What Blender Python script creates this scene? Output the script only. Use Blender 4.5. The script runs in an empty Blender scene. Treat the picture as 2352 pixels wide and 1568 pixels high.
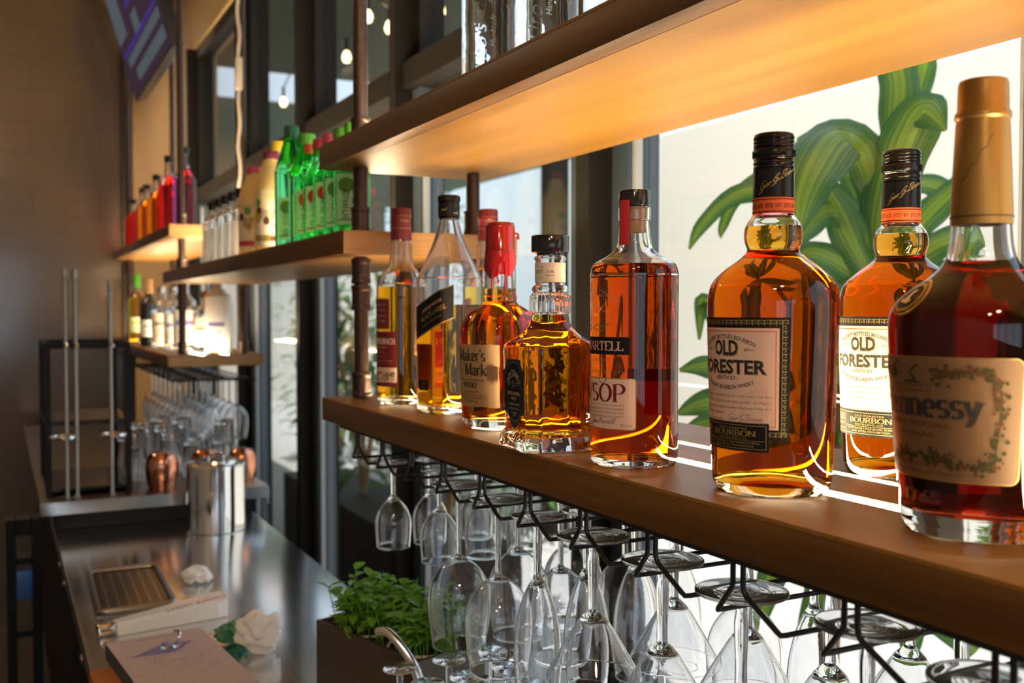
import bpy, bmesh, math, random
from mathutils import Vector, Matrix, noise, geometry
PI = math.pi
S = bpy.context.scene
COL = S.collection
rnd = random.Random(7)

# ---------------------------------------------------------------- camera
FPX = 2287.0
YAW = math.atan(1176 / FPX)
PITCH = math.atan((784 - 712) / FPX)
CAMZ = 1.5
cd = bpy.data.cameras.new('camera')
cam = bpy.data.objects.new('camera', cd)
COL.objects.link(cam)
cam.location = (0, 0, CAMZ)
cam.rotation_euler = (PI / 2 - PITCH, 0, -YAW)
cd.sensor_width = 36
cd.lens = FPX / 2352 * 36
cd.clip_start = .02
cd.clip_end = 200
cd.dof.use_dof = True
cd.dof.focus_distance = .97
cd.dof.aperture_fstop = 6.4
cd.dof.aperture_blades = 9
S.camera = cam

# ---------------------------------------------------------------- view, sampling behaviour
vs = S.view_settings
vs.view_transform = 'Standard'
vs.look = 'None'
vs.gamma = 1
vs.use_curve_mapping = False
vs.exposure = 0.05
cy = S.cycles
cy.max_bounces = 28
cy.diffuse_bounces = 4
cy.glossy_bounces = 8
cy.transmission_bounces = 24
cy.transparent_max_bounces = 16
cy.volume_bounces = 0
cy.sample_clamp_indirect = 6
cy.sample_clamp_direct = 0
cy.blur_glossy = .3
cy.caustics_reflective = True
cy.caustics_refractive = True
cy.use_denoising = True

# ---------------------------------------------------------------- sky, sun, lamps
W = bpy.data.worlds.new('sky')
S.world = W
W.use_nodes = True
bg = W.node_tree.nodes['Background']
bg.inputs[0].default_value = (.76, .89, 1.0, 1)
bg.inputs[1].default_value = 1.75


def light(name, kind, loc, rot, power, color, **kw):
    d = bpy.data.lights.new(name, kind)
    d.energy = power
    d.color = color
    for k, v in kw.items():
        setattr(d, k, v)
    o = bpy.data.objects.new(name, d)
    COL.objects.link(o)
    o.location = loc
    o.rotation_euler = rot
    return o


# the sun stands behind the bar's building and falls on the wall across the yard
light('sun', 'SUN', (-6, -4, 10), (0, math.radians(-16), math.radians(14)), 8, (1, .95, .87), angle=.01)
# portals: where the daylight of the sky enters (the shop front behind the photographer, the yard windows)
for n_, loc_, rot_, sx_, sy_ in [('daylight_shop_front', (-1.24, -3.99, 1.58), (PI / 2, 0, 0), 3.32, 1.26), ('daylight_yard', (.985, 2.6, 1.66), (0, PI / 2, 0), 2.44, 6.2)]:
    o_ = light(n_, 'AREA', loc_, rot_, 1, (1, 1, 1), shape='RECTANGLE', size=sx_, size_y=sy_)
    o_.data.cycles.is_portal = True
# added warm fill lamps, unseen under the ceiling, brightening labels and bay
for n_, (x_, y_, e_) in enumerate([(-1.5, -2.0, 28), (-.4, -1.5, 28), (-.6, 4.4, 9), (-.3, 6.6, 30), (-.3, 8.4, 30)]):
    light('warm_fill_lamp', 'AREA', (x_, y_, 3.2), (0, 0, 0), e_, (1, .70, .46), shape='DISK', size=.3)


# ---------------------------------------------------------------- pixel helper: point on a view ray at a depth / on a plane
_f = Vector((math.sin(YAW) * math.cos(PITCH), math.cos(YAW) * math.cos(PITCH), -math.sin(PITCH)))
_r = Vector((math.cos(YAW), -math.sin(YAW), 0))
_u = _r.cross(_f)


def ray(px, py):
    return _f + _r * ((px - 1176) / FPX) + _u * ((784 - py) / FPX)


def at_z(px, py, z):
    r = ray(px, py)
    return Vector((0, 0, CAMZ)) + r * ((z - CAMZ) / r.z)


def at_x(px, py, x):
    r = ray(px, py)
    return Vector((0, 0, CAMZ)) + r * (x / r.x)


def az_to_cam(x, y):
    return math.atan2(-y, -x)


# ---------------------------------------------------------------- materials
MATS = {}


def newmat(name):
    m = bpy.data.materials.new(name)
    m.use_nodes = True
    MATS[name] = m
    nt = m.node_tree
    return m, nt, nt.nodes, nt.links


def pbr(name, col, rough=.5, metal=0, spec=.5, noise_=0, scale=30, bump=0, coat=0):
    m, nt, N, L = newmat(name)
    b = N['Principled BSDF']
    b.inputs['Base Color'].default_value = (*col, 1)
    b.inputs['Roughness'].default_value = rough
    b.inputs['Metallic'].default_value = metal
    b.inputs['Specular IOR Level'].default_value = spec
    b.inputs['Coat Weight'].default_value = coat
    if noise_ or bump:
        tc = N.new('ShaderNodeTexCoord')
        nz = N.new('ShaderNodeTexNoise')
        nz.inputs['Scale'].default_value = scale
        nz.inputs['Detail'].default_value = 5
        L.new(tc.outputs['Object'], nz.inputs['Vector'])
        if noise_:
            mx = N.new('ShaderNodeMix')
            mx.data_type = 'RGBA'
            mx.inputs[6].default_value = (*[c * (1 - noise_) for c in col], 1)
            mx.inputs[7].default_value = (*[min(1, c * (1 + noise_)) for c in col], 1)
            L.new(nz.outputs['Fac'], mx.inputs[0])
            L.new(mx.outputs[2], b.inputs['Base Color'])
        if bump:
            bp = N.new('ShaderNodeBump')
            bp.inputs['Strength'].default_value = bump
            bp.inputs['Distance'].default_value = .002
            L.new(nz.outputs['Fac'], bp.inputs['Height'])
            L.new(bp.outputs[0], b.inputs['Normal'])
    return m


def emit(name, col, s):
    m, nt, N, L = newmat(name)
    N.remove(N['Principled BSDF'])
    e = N.new('ShaderNodeEmission')
    e.inputs[0].default_value = (*col, 1)
    e.inputs[1].default_value = s
    L.new(e.outputs[0], N['Material Output'].inputs[0])
    return m


def glass(name, col=(1, 1, 1), ior=1.48, rough=0, absorb=None, bump=0, bscale=60):
    m, nt, N, L = newmat(name)
    N.remove(N['Principled BSDF'])
    g = N.new('ShaderNodeBsdfGlass')
    g.inputs['Color'].default_value = (*col, 1)
    g.inputs['IOR'].default_value = ior
    g.inputs['Roughness'].default_value = rough
    L.new(g.outputs[0], N['Material Output'].inputs[0])
    if absorb:
        dens = max(absorb)
        v = N.new('ShaderNodeVolumeAbsorption')
        v.inputs['Color'].default_value = (*[1 - a / dens for a in absorb], 1)
        v.inputs['Density'].default_value = dens
        L.new(v.outputs[0], N['Material Output'].inputs[1])
    if bump:
        tc = N.new('ShaderNodeTexCoord')
        nz = N.new('ShaderNodeTexNoise')
        nz.inputs['Scale'].default_value = bscale
        nz.inputs['Detail'].default_value = 2
        bp = N.new('ShaderNodeBump')
        bp.inputs['Strength'].default_value = bump
        bp.inputs['Distance'].default_value = .004
        L.new(tc.outputs['Object'], nz.inputs['Vector'])
        L.new(nz.outputs['Fac'], bp.inputs['Height'])
        L.new(bp.outputs[0], g.inputs['Normal'])
    return m


def wood(name, c0, c1, rough=.42, axis=1, fine=1.0):
    m, nt, N, L = newmat(name)
    b = N['Principled BSDF']
    tc = N.new('ShaderNodeTexCoord')
    mp = N.new('ShaderNodeMapping')
    sc = [14, 14, 14]
    sc[axis] = .9
    mp.inputs['Scale'].default_value = sc
    L.new(tc.outputs['Object'], mp.inputs['Vector'])
    n1 = N.new('ShaderNodeTexNoise')
    n1.inputs['Scale'].default_value = 1.3
    n1.inputs['Detail'].default_value = 3
    n1.inputs['Distortion'].default_value = .8
    L.new(mp.outputs[0], n1.inputs['Vector'])
    wv = N.new('ShaderNodeTexWave')
    wv.wave_type = 'BANDS'
    wv.bands_direction = 'DIAGONAL'
    wv.inputs['Scale'].default_value = .55
    wv.inputs['Distortion'].default_value = 7
    wv.inputs['Detail'].default_value = 3
    wv.inputs['Detail Scale'].default_value = .7
    L.new(mp.outputs[0], wv.inputs['Vector'])
    mp2 = N.new('ShaderNodeMapping')
    sc2 = [320 * fine] * 3
    sc2[axis] = 9
    mp2.inputs['Scale'].default_value = sc2
    L.new(tc.outputs['Object'], mp2.inputs['Vector'])
    n2 = N.new('ShaderNodeTexNoise')
    n2.inputs['Scale'].default_value = 1
    n2.inputs['Detail'].default_value = 2
    L.new(mp2.outputs[0], n2.inputs['Vector'])
    a1 = N.new('ShaderNodeMath'); a1.operation = 'MULTIPLY_ADD'
    L.new(wv.outputs['Fac'], a1.inputs[0]); a1.inputs[1].default_value = .18
    a0 = N.new('ShaderNodeMath'); a0.operation = 'MULTIPLY'
    L.new(n1.outputs['Fac'], a0.inputs[0]); a0.inputs[1].default_value = .65
    L.new(a0.outputs[0], a1.inputs[2])
    a2 = N.new('ShaderNodeMath'); a2.operation = 'MULTIPLY_ADD'
    L.new(n2.outputs['Fac'], a2.inputs[0]); a2.inputs[1].default_value = .35
    L.new(a1.outputs[0], a2.inputs[2])
    cr = N.new('ShaderNodeValToRGB')
    cr.color_ramp.elements[0].position = .25
    cr.color_ramp.elements[0].color = (*c0, 1)
    cr.color_ramp.elements[1].position = .85
    cr.color_ramp.elements[1].color = (*c1, 1)
    L.new(a2.outputs[0], cr.inputs[0])
    L.new(cr.outputs[0], b.inputs['Base Color'])
    b.inputs['Roughness'].default_value = rough
    bp = N.new('ShaderNodeBump')
    bp.inputs['Strength'].default_value = .12
    bp.inputs['Distance'].default_value = .001
    L.new(n2.outputs['Fac'], bp.inputs['Height'])
    L.new(bp.outputs[0], b.inputs['Normal'])
    return m


M = MATS
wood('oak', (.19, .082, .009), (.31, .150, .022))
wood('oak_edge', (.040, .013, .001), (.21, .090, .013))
wood('oak_end', (.30, .14, .045), (.60, .36, .15), axis=0)
pbr('iron', (.085, .055, .045), .38, .85, bump=.4, scale=90, noise_=.4)
pbr('black_wire', (.012, .012, .013), .4, .2)
pbr('black_metal', (.006, .006, .008), .5, 0, spec=.25)
pbr('bronze_frame', (.010, .008, .006), .55, 0, spec=.2)
pbr('grey_frame', (.060, .085, .110), .45, .1)
pbr('bead', (.40, .43, .46), .4)  # pale tone stands for the reflection along the glass edge
pbr('steel', (.74, .77, .80), .16, 1, noise_=.08, scale=14, bump=.05)
pbr('steel_dark', (.30, .29, .28), .3, 1)
pbr('chrome', (.80, .80, .82), .09, 1)
pbr('copper', (.66, .29, .18), .17, 1)
pbr('black_plastic', (.006, .006, .007), .22, spec=.35)
pbr('black_gloss', (.010, .010, .012), .16, coat=.4)
pbr('white_gloss', (.80, .82, .84), .25, coat=.3)
pbr('paper_white', (.82, .82, .82), .8)
pbr('cream_paper', (.78, .68, .53), .65)
pbr('tan_paper', (.42, .265, .125), .75)
pbr('khaki_paper', (.17, .092, .040), .6)
pbr('pink_paper', (.78, .54, .43), .6)
pbr('ink', (.018, .016, .016), .6)
pbr('grey_ink', (.20, .17, .15), .6)
pbr('label_black', (.009, .009, .011), .55, spec=.2)
pbr('gold', (.62, .42, .12), .32, .8)
pbr('dull_gold', (.46, .33, .10), .4, .5)
pbr('orange_print', (.72, .12, .025), .5)
pbr('red_print', (.17, .006, .010), .5)
pbr('maroon', (.17, .016, .022), .42)
pbr('wax', (.26, .002, .004), .14, coat=.5)
pbr('silver_print', (.42, .42, .43), .4, .5)
pbr('rose_print', (.75, .42, .34), .5)
pbr('cork', (.52, .33, .16), .8, noise_=.35, scale=220)
pbr('gold_capsule', (.36, .21, .06), .36, .7, noise_=.1, scale=12)
pbr('olive_print', (.045, .042, .012), .7, spec=.2)
pbr('tile', (.092, .060, .042), .17, noise_=.25, scale=2, bump=.05)
pbr('plaster', (.50, .47, .43), .8)
pbr('tan_wall', (.50, .35, .17), .7)
pbr('ceiling_paint', (.42, .30, .16), .8)
pbr('floor_tile', (.07, .055, .045), .45, noise_=.3, scale=6)
pbr('dark_wall', (.020, .019, .022), .6)
pbr('brown_trim', (.028, .018, .012), .6, 0, spec=.25)
pbr('shaded_stucco', (.66, .77, .86), .9, noise_=.04, scale=25)  # yard wall stucco with its cool shade put into the colour
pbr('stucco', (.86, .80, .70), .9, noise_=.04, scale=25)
pbr('yard_paving', (.40, .385, .37), .9, noise_=.1, scale=5)
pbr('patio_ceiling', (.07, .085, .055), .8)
pbr('planter_brown', (.055, .040, .028), .55, noise_=.2, scale=40)
pbr('soil', (.03, .02, .012), .95, bump=.6, scale=80)
pbr('blue_clip', (.02, .10, .35), .4)
pbr('book_side', (.05, .07, .09), .6)
pbr('book_pages', (.70, .65, .55), .8)
pbr('cardboard', (.36, .20, .09), .8)
pbr('orange_box', (.40, .13, .02), .6)
pbr('purple_print', (.20, .18, .42), .6)
pbr('teal_print', (.18, .30, .36), .6)
pbr('mauve_cover', (.50, .42, .46), .5, noise_=.1, scale=60)
pbr('green_foil', (.05, .22, .12), .35)
pbr('red_script', (.62, .03, .05), .5)
pbr('cord_white', (.62, .52, .42), .6)
pbr('tv_case', (.010, .010, .011), .35)
emit('led', (1.0, .77, .46), 145)
emit('bulb', (1.0, .70, .34), 9)
emit('screen', (.040, .022, .034), 1.0)
emit('screen_blue', (.05, .03, .22), 1.0)
emit('screen_grey', (.075, .09, .10), 1.0)
glass('clear_glass', (1, 1, 1), 1.48)
glass('stem_glass', (.985, .99, 1), 1.5)
glass('etched_glass', (.9, .92, .95), 1.48, rough=.35)
glass('rippled_glass', (1, 1, 1), 1.48, bump=.22, bscale=40)
glass('green_glass', (.42, .93, .56), 1.45)
glass('amber_liquid', (1, 1, 1), .93, absorb=(4.8, 21, 85))
glass('amber_light', (1, 1, 1), .93, absorb=(5, 18, 75))
glass('amber_rich', (1, 1, 1), .93, absorb=(7, 28, 95))
glass('cognac_red', (1, 1, 1), .93, absorb=(7, 38, 100))
glass('cognac_deep', (1, 1, 1), .93, absorb=(22, 105, 150))
glass('clear_liquid', (1, 1, 1), .92)
glass('red_liquid', (1, 1, 1), .92, absorb=(3, 75, 70))
glass('orange_liquid', (1, 1, 1), .92, absorb=(2, 32, 95))
glass('purple_liquid', (1, 1, 1), .92, absorb=(12, 45, 22))
glass('yellow_liquid', (1, 1, 1), .92, absorb=(2, 8, 60))
pbr('cap_green', (.07, .28, .025), .35)
pbr('cap_red', (.50, .03, .06), .35)
pbr('cap_yellow', (.68, .48, .02), .35)
pbr('cap_pink', (.62, .08, .16), .35)
pbr('cap_orange', (.68, .16, .02), .35)
pbr('cap_maroon', (.16, .02, .04), .35)
pbr('leaf_print', (.16, .34, .05), .6)
pbr('brown_print', (.11, .04, .015), .7, spec=.2)
pbr('frosted_white', (.80, .76, .72), .5)

def glow_paper(name, col, tr=.45):
    m, nt, N, L = newmat(name)
    b = N['Principled BSDF']
    b.inputs['Base Color'].default_value = (*col, 1); b.inputs['Roughness'].default_value = .6
    t = N.new('ShaderNodeBsdfTranslucent'); t.inputs[0].default_value = (*col, 1)
    ms = N.new('ShaderNodeMixShader'); ms.inputs[0].default_value = tr
    L.new(b.outputs[0], ms.inputs[1]); L.new(t.outputs[0], ms.inputs[2]); L.new(ms.outputs[0], N['Material Output'].inputs[0])
    return m


glow_paper('soju_label', (.74, .78, .52), .4)
glow_paper('thin_white_paper', (.88, .84, .76), .5)
glow_paper('milk_plastic', (.80, .62, .26), .35)

# window pane: straight through, plus the pane's own reflection
m, nt, N, L = newmat('window_glass')
N.remove(N['Principled BSDF'])
lw = N.new('ShaderNodeLayerWeight'); lw.inputs['Blend'].default_value = .5
pw = N.new('ShaderNodeMath'); pw.operation = 'POWER'; pw.inputs[1].default_value = 4
ma = N.new('ShaderNodeMath'); ma.operation = 'MULTIPLY_ADD'; ma.inputs[1].default_value = .8; ma.inputs[2].default_value = .05
tr = N.new('ShaderNodeBsdfTransparent'); tr.inputs[0].default_value = (.95, .97, .98, 1)
gl = N.new('ShaderNodeBsdfGlossy'); gl.inputs['Roughness'].default_value = 0
mx = N.new('ShaderNodeMixShader')
L.new(lw.outputs['Facing'], pw.inputs[0]); L.new(pw.outputs[0], ma.inputs[0]); L.new(ma.outputs[0], mx.inputs[0])
L.new(tr.outputs[0], mx.inputs[1]); L.new(gl.outputs[0], mx.inputs[2]); L.new(mx.outputs[0], N['Material Output'].inputs[0])


def leafmat(name, c0, c1, trans=.45, stripe=26, band=None):
    m, nt, N, L = newmat(name)
    b = N['Principled BSDF']
    b.inputs['Roughness'].default_value = .36
    uv = N.new('ShaderNodeUVMap')
    mp = N.new('ShaderNodeMapping'); mp.inputs['Scale'].default_value = (stripe, 5, 1)
    nz = N.new('ShaderNodeTexNoise'); nz.inputs['Scale'].default_value = 1; nz.inputs['Detail'].default_value = 3
    L.new(uv.outputs[0], mp.inputs[0]); L.new(mp.outputs[0], nz.inputs['Vector'])
    fac = nz.outputs['Fac']
    if band:
        sp = N.new('ShaderNodeSeparateXYZ'); L.new(uv.outputs[0], sp.inputs[0])
        s1 = N.new('ShaderNodeMath'); s1.operation = 'SUBTRACT'; s1.inputs[1].default_value = .5; L.new(sp.outputs[0], s1.inputs[0])
        s2 = N.new('ShaderNodeMath'); s2.operation = 'ABSOLUTE'; L.new(s1.outputs[0], s2.inputs[0])
        mr = N.new('ShaderNodeMapRange'); mr.inputs[1].default_value = .36; mr.inputs[2].default_value = .04; mr.inputs[3].default_value = -.30; mr.inputs[4].default_value = .42
        L.new(s2.outputs[0], mr.inputs[0])
        ad = N.new('ShaderNodeMath'); ad.operation = 'ADD'; ad.use_clamp = True
        L.new(mr.outputs[0], ad.inputs[0]); ct = N.new('ShaderNodeMath'); ct.operation = 'MULTIPLY_ADD'; ct.inputs[1].default_value = 2.6; ct.inputs[2].default_value = -.85
        L.new(nz.outputs['Fac'], ct.inputs[0]); L.new(ct.outputs[0], ad.inputs[1])
        fac = ad.outputs[0]
    mx = N.new('ShaderNodeMix'); mx.data_type = 'RGBA'
    mx.inputs[6].default_value = (*c0, 1); mx.inputs[7].default_value = (*c1, 1)
    L.new(fac, mx.inputs[0])
    L.new(mx.outputs[2], b.inputs['Base Color'])
    t = N.new('ShaderNodeBsdfTranslucent')
    L.new(mx.outputs[2], t.inputs[0])
    ms = N.new('ShaderNodeMixShader'); ms.inputs[0].default_value = trans
    L.new(b.outputs[0], ms.inputs[1]); L.new(t.outputs[0], ms.inputs[2])
    L.new(ms.outputs[0], N['Material Output'].inputs[0])
    return m


leafmat('dracaena_leaf', (.018, .15, .045), (.34, .46, .05), .5, 30, True)
leafmat('bush_leaf', (.05, .14, .03), (.16, .30, .05), .4)
leafmat('herb_leaf', (.12, .36, .03), (.32, .62, .07), .5)


# ---------------------------------------------------------------- objects
def tag(o, label=None, cat=None, group=None, kind=None):
    if label: o['label'] = label
    if cat: o['category'] = cat
    if group: o['group'] = group
    if kind: o['kind'] = kind
    return o


def thing(name, label, cat, loc=(0, 0, 0), rz=0, group=None):
    o = bpy.data.objects.new(name, None)
    COL.objects.link(o)
    o.empty_display_size = .02
    o.location = loc
    o.rotation_euler = (0, 0, rz)
    return tag(o, label, cat, group)


def copy_tree(o, parent=None):
    c = o.copy()
    COL.objects.link(c)
    if parent is not None:
        c.parent = parent
    for ch in [x for x in COL.objects if x.parent == o]:
        copy_tree(ch, c)
    return c


def place_copy(o, loc, label, rz=None, group=None):
    c = copy_tree(o)
    c.location = loc
    if rz is not None:
        c.rotation_euler = (0, 0, rz)
    c['label'] = label
    if group: c['group'] = group
    return c


def cat_rom(pts, n=4):
    """smooth a profile; a point given twice stays a corner"""
    out = []
    P = [tuple(p) for p in pts]
    k = len(P)
    for i in range(k - 1):
        p1, p2 = P[i], P[i + 1]
        if p1 == p2:
            continue
        p0 = P[i - 1] if i > 0 else p1
        p3 = P[i + 2] if i + 2 < k else p2
        for j in range(n):
            t = j / n
            out.append(tuple(.5 * ((2 * b) + (c - a) * t + (2 * a - 5 * b + 4 * c - d) * t * t + (3 * b - a - 3 * c + d) * t ** 3) for a, b, c, d in zip(p0, p1, p2, p3)))
    out.append(P[-1])
    return out


def sq_shape(n):
    return lambda a: (abs(math.cos(a)) ** n + abs(math.sin(a)) ** n) ** (-1.0 / n)


def chamfer_shape(b):
    def f(a):
        c, s = abs(math.cos(a)), abs(math.sin(a))
        return min(1 / max(c, s), b / (c + s))
    return f


class MB:
    def __init__(self):
        self.v = []; self.f = []; self.m = []

    def add(self, v, f, mi=0):
        o = len(self.v)
        self.v += [tuple(x) for x in v]
        for q in f:
            self.f.append([i + o for i in q]); self.m.append(mi)
        return self

    def box(self, x0, y0, z0, x1, y1, z1, mi=0, mat=None):
        v = [(x0, y0, z0), (x1, y0, z0), (x1, y1, z0), (x0, y1, z0), (x0, y0, z1), (x1, y0, z1), (x1, y1, z1), (x0, y1, z1)]
        if mat is not None:
            v = [mat @ Vector(p) for p in v]
        return self.add(v, [(0, 3, 2, 1), (4, 5, 6, 7), (0, 1, 5, 4), (1, 2, 6, 5), (2, 3, 7, 6), (3, 0, 4, 7)], mi)

    def lathe(self, prof, seg=48, shape=None, mi=0, c=(0, 0, 0), rib=None, flip=False):
        """prof: (r, z[, q]) from the bottom pole outward and up; r = 0 makes a pole"""
        if shape is None:
            ang = [2 * PI * i / seg for i in range(seg)]
        else:
            ang = []
            for k in range(4):
                for a in [0, 12, 24, 33, 35.8, 39, 42, 45, 48, 51, 54.2, 57, 66, 78]:
                    ang.append(math.radians(a + 90 * k))
        n = len(ang)
        V, rows = [], []
        for p in prof:
            r, z = p[0], p[1]
            q = p[2] if len(p) > 2 else 0
            if r <= 1e-6:
                rows.append([len(V)]); V.append((c[0], c[1], c[2] + z)); continue
            row = []
            for i, a in enumerate(ang):
                rr = r
                if shape is not None and q:
                    rr = r * ((1 - q) + q * shape(a))
                if rib and rib[2] <= z <= rib[3]:
                    rr *= 1 + rib[1] * (.5 + .5 * math.cos(a * rib[0]))
                row.append(len(V)); V.append((c[0] + rr * math.cos(a), c[1] + rr * math.sin(a), c[2] + z))
            rows.append(row)
        F = []
        for A, B in zip(rows, rows[1:]):
            if len(A) == 1 and len(B) == 1:
                continue
            for i in range(n):
                j = (i + 1) % n
                if len(A) == 1:
                    F.append((A[0], B[j], B[i]))
                elif len(B) == 1:
                    F.append((A[i], A[j], B[0]))
                else:
                    F.append((A[i], A[j], B[j], B[i]))
        if flip:
            F = [tuple(reversed(q)) for q in F]
        return self.add(V, F, mi)

    def tube(self, path, r, seg=10, mi=0, caps=True, closed=False):
        P = [Vector(p) for p in path]
        n = len(P)
        R = r if isinstance(r, (list, tuple)) else [r] * n
        V, F = [], []
        up = None
        for i in range(n):
            a = P[i - 1] if i > 0 else (P[-1] if closed else P[0])
            b = P[i + 1] if i < n - 1 else (P[0] if closed else P[-1])
            t = (b - a).normalized()
            if up is None:
                up = Vector((0, 0, 1)) if abs(t.z) < .9 else Vector((1, 0, 0))
            s = t.cross(up).normalized()
            up = s.cross(t).normalized()
            for k in range(seg):
                an = 2 * PI * k / seg
                V.append(P[i] + (s * math.cos(an) + up * math.sin(an)) * R[i])
        m_ = n if closed else n - 1
        for i in range(m_):
            i2 = (i + 1) % n
            for k in range(seg):
                k2 = (k + 1) % seg
                F.append((i * seg + k, i * seg + k2, i2 * seg + k2, i2 * seg + k))
        if caps and not closed:
            F.append(tuple(range(seg - 1, -1, -1)))
            F.append(tuple((n - 1) * seg + k for k in range(seg)))
        return self.add(V, F, mi)

    def prism(self, poly, z0, z1, mi=0, mat=None):
        n = len(poly)
        v = [(p[0], p[1], z0) for p in poly] + [(p[0], p[1], z1) for p in poly]
        if mat is not None:
            v = [mat @ Vector(p) for p in v]
        f = [tuple(range(n - 1, -1, -1)), tuple(range(n, 2 * n))] + [(i, (i + 1) % n, n + (i + 1) % n, n + i) for i in range(n)]
        return self.add(v, f, mi)

    def build(self, name, mats, parent=None, smooth=35, bevel=0, loc=None, label=None, recalc=False):
        me = bpy.data.meshes.new(name)
        me.from_pydata(self.v, [], self.f)
        if not isinstance(mats, (list, tuple)):
            mats = [mats]
        for mt in mats:
            me.materials.append(MATS[mt] if isinstance(mt, str) else mt)
        if len(mats) > 1:
            me.polygons.foreach_set('material_index', self.m)
        if recalc or bevel:
            bm = bmesh.new(); bm.from_mesh(me)
            if recalc:
                bmesh.ops.recalc_face_normals(bm, faces=bm.faces)
            if bevel:
                ed = [e for e in bm.edges if e.calc_face_angle(0) > .6]
                bmesh.ops.bevel(bm, geom=ed, offset=bevel, segments=2, profile=.6, affect='EDGES')
            bm.to_mesh(me); bm.free()
        if smooth:
            me.polygons.foreach_set('use_smooth', [True] * len(me.polygons))
            me.set_sharp_from_angle(angle=math.radians(smooth))
        me.update()
        o = bpy.data.objects.new(name, me)
        COL.objects.link(o)
        if parent is not None: o.parent = parent
        if loc is not None: o.location = loc
        if label: o['label'] = label
        return o


def struct(mb, name, mats, **kw):
    o = mb.build(name, mats, **kw)
    o['kind'] = 'structure'
    return o
# ================================================================ the room
WX = .93                     # plane of the yard windows
MUL = [-.34, .585, 1.50, 2.43, 3.35, 4.30, 5.53]
SILL, HEAD = .45, 2.875
struct(MB().box(-3.2, -4.2, -.1, WX + .14, 10, 0), 'floor', 'floor_tile', smooth=0)
struct(MB().box(-3.2, -4.2, 3.4, 1.2, 10, 3.5), 'ceiling', 'ceiling_paint', smooth=0)
struct(MB().box(-3.2, -4.2, 0, -3.0, 10, 3.4), 'wall_left', 'plaster', smooth=0)
b = MB().box(-3, -4.2, 0, -2.9, -4, 3.4).box(.42, -4.2, 0, 1.07, -4, 3.4).box(-2.9, -4.2, 0, .42, -4, .95).box(-2.9, -4.2, 2.21, .42, -4, 3.4)
struct(b, 'wall_front', 'plaster', smooth=0)
b = MB()
for x in (-2.9, -2.1, -1.3, -.50, .18, .38):
    b.box(x, -4.12, .95, x + .04, -4.06, 2.21)
b.box(-2.9, -4.12, 1.62, .42, -4.06, 1.66)
struct(b, 'trim_1', 'bronze_frame', smooth=0)
# tiled wall the bar ends against, with a dark edge, then the deeper bay by the windows
m, nt, N, L = newmat('wall_tiles')
bs = N['Principled BSDF']
tc = N.new('ShaderNodeTexCoord'); mp = N.new('ShaderNodeMapping')
mp.inputs['Rotation'].default_value = (PI / 2, 0, 0)
L.new(tc.outputs['Object'], mp.inputs[0])
bk = N.new('ShaderNodeTexBrick')
bk.inputs['Scale'].default_value = 1
bk.inputs['Brick Width'].default_value = .30; bk.inputs['Row Height'].default_value = .15
bk.inputs['Mortar Size'].default_value = .004
bk.inputs['Color1'].default_value = (.082, .053, .033, 1); bk.inputs['Color2'].default_value = (.074, .048, .031, 1)
bk.inputs['Mortar'].default_value = (.066, .043, .029, 1)
L.new(mp.outputs[0], bk.inputs['Vector'])
L.new(bk.outputs['Color'], bs.inputs['Base Color'])
bs.inputs['Roughness'].default_value = .3
bs.inputs['Coat Weight'].default_value = 1
bs.inputs['Coat Roughness'].default_value = .13
bs.inputs['Coat IOR'].default_value = 1.7
bp = N.new('ShaderNodeBump'); bp.inputs['Strength'].default_value = .12; bp.inputs['Distance'].default_value = .003; bp.invert = True
L.new(bk.outputs['Fac'], bp.inputs['Height']); L.new(bp.outputs[0], bs.inputs['Normal'])
struct(MB().box(-3, 5.3, 0, .545, 5.45, 3.4), 'wall_back', 'wall_tiles', smooth=0)
struct(MB().box(.545, 5.29, 0, .60, 5.45, 3.4), 'trim_2', 'brown_trim', smooth=0)
struct(MB().box(-3, 9.8, 0, 1.2, 10, 3.4), 'wall_end', 'tan_wall', smooth=0)
# window wall: knee wall, band above the windows, solid part beyond the last window
struct(MB().box(WX, -4.2, 0, WX + .14, 10, SILL - .02), 'wall_right_lower', 'dark_wall', smooth=0)
struct(MB().box(WX, -4.2, HEAD, WX + .14, 10, 3.4), 'wall_right_upper', 'tan_wall', smooth=0)
struct(MB().box(WX, MUL[-1] + .06, SILL - .02, WX + .14, 9.8, HEAD), 'wall_right_far', 'tan_wall', smooth=0)
struct(MB().box(WX, -4.2, SILL - .02, WX + .14, MUL[0] - .06, HEAD), 'wall_right_near', 'tan_wall', smooth=0)
struct(MB().box(WX - .02, -.4, SILL - .02, WX - .0005, 5.59, SILL), 'trim_3', 'bronze_frame', smooth=0)
for i, y in enumerate(MUL):
    b = MB().box(WX - .035, y - .045, SILL, WX + .10, y - .002, HEAD)
    b.box(WX - .01, y - .002, SILL, WX + .10, y + .043, 2.09, 1).box(WX - .01, y - .002, 2.09, WX + .10, y + .043, HEAD)
    o = struct(b, 'trim_%d' % (i + 4), ['bronze_frame', 'grey_frame'], smooth=0)
TZ0, TZ1 = 2.058, 2.122        # transom bar
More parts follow.
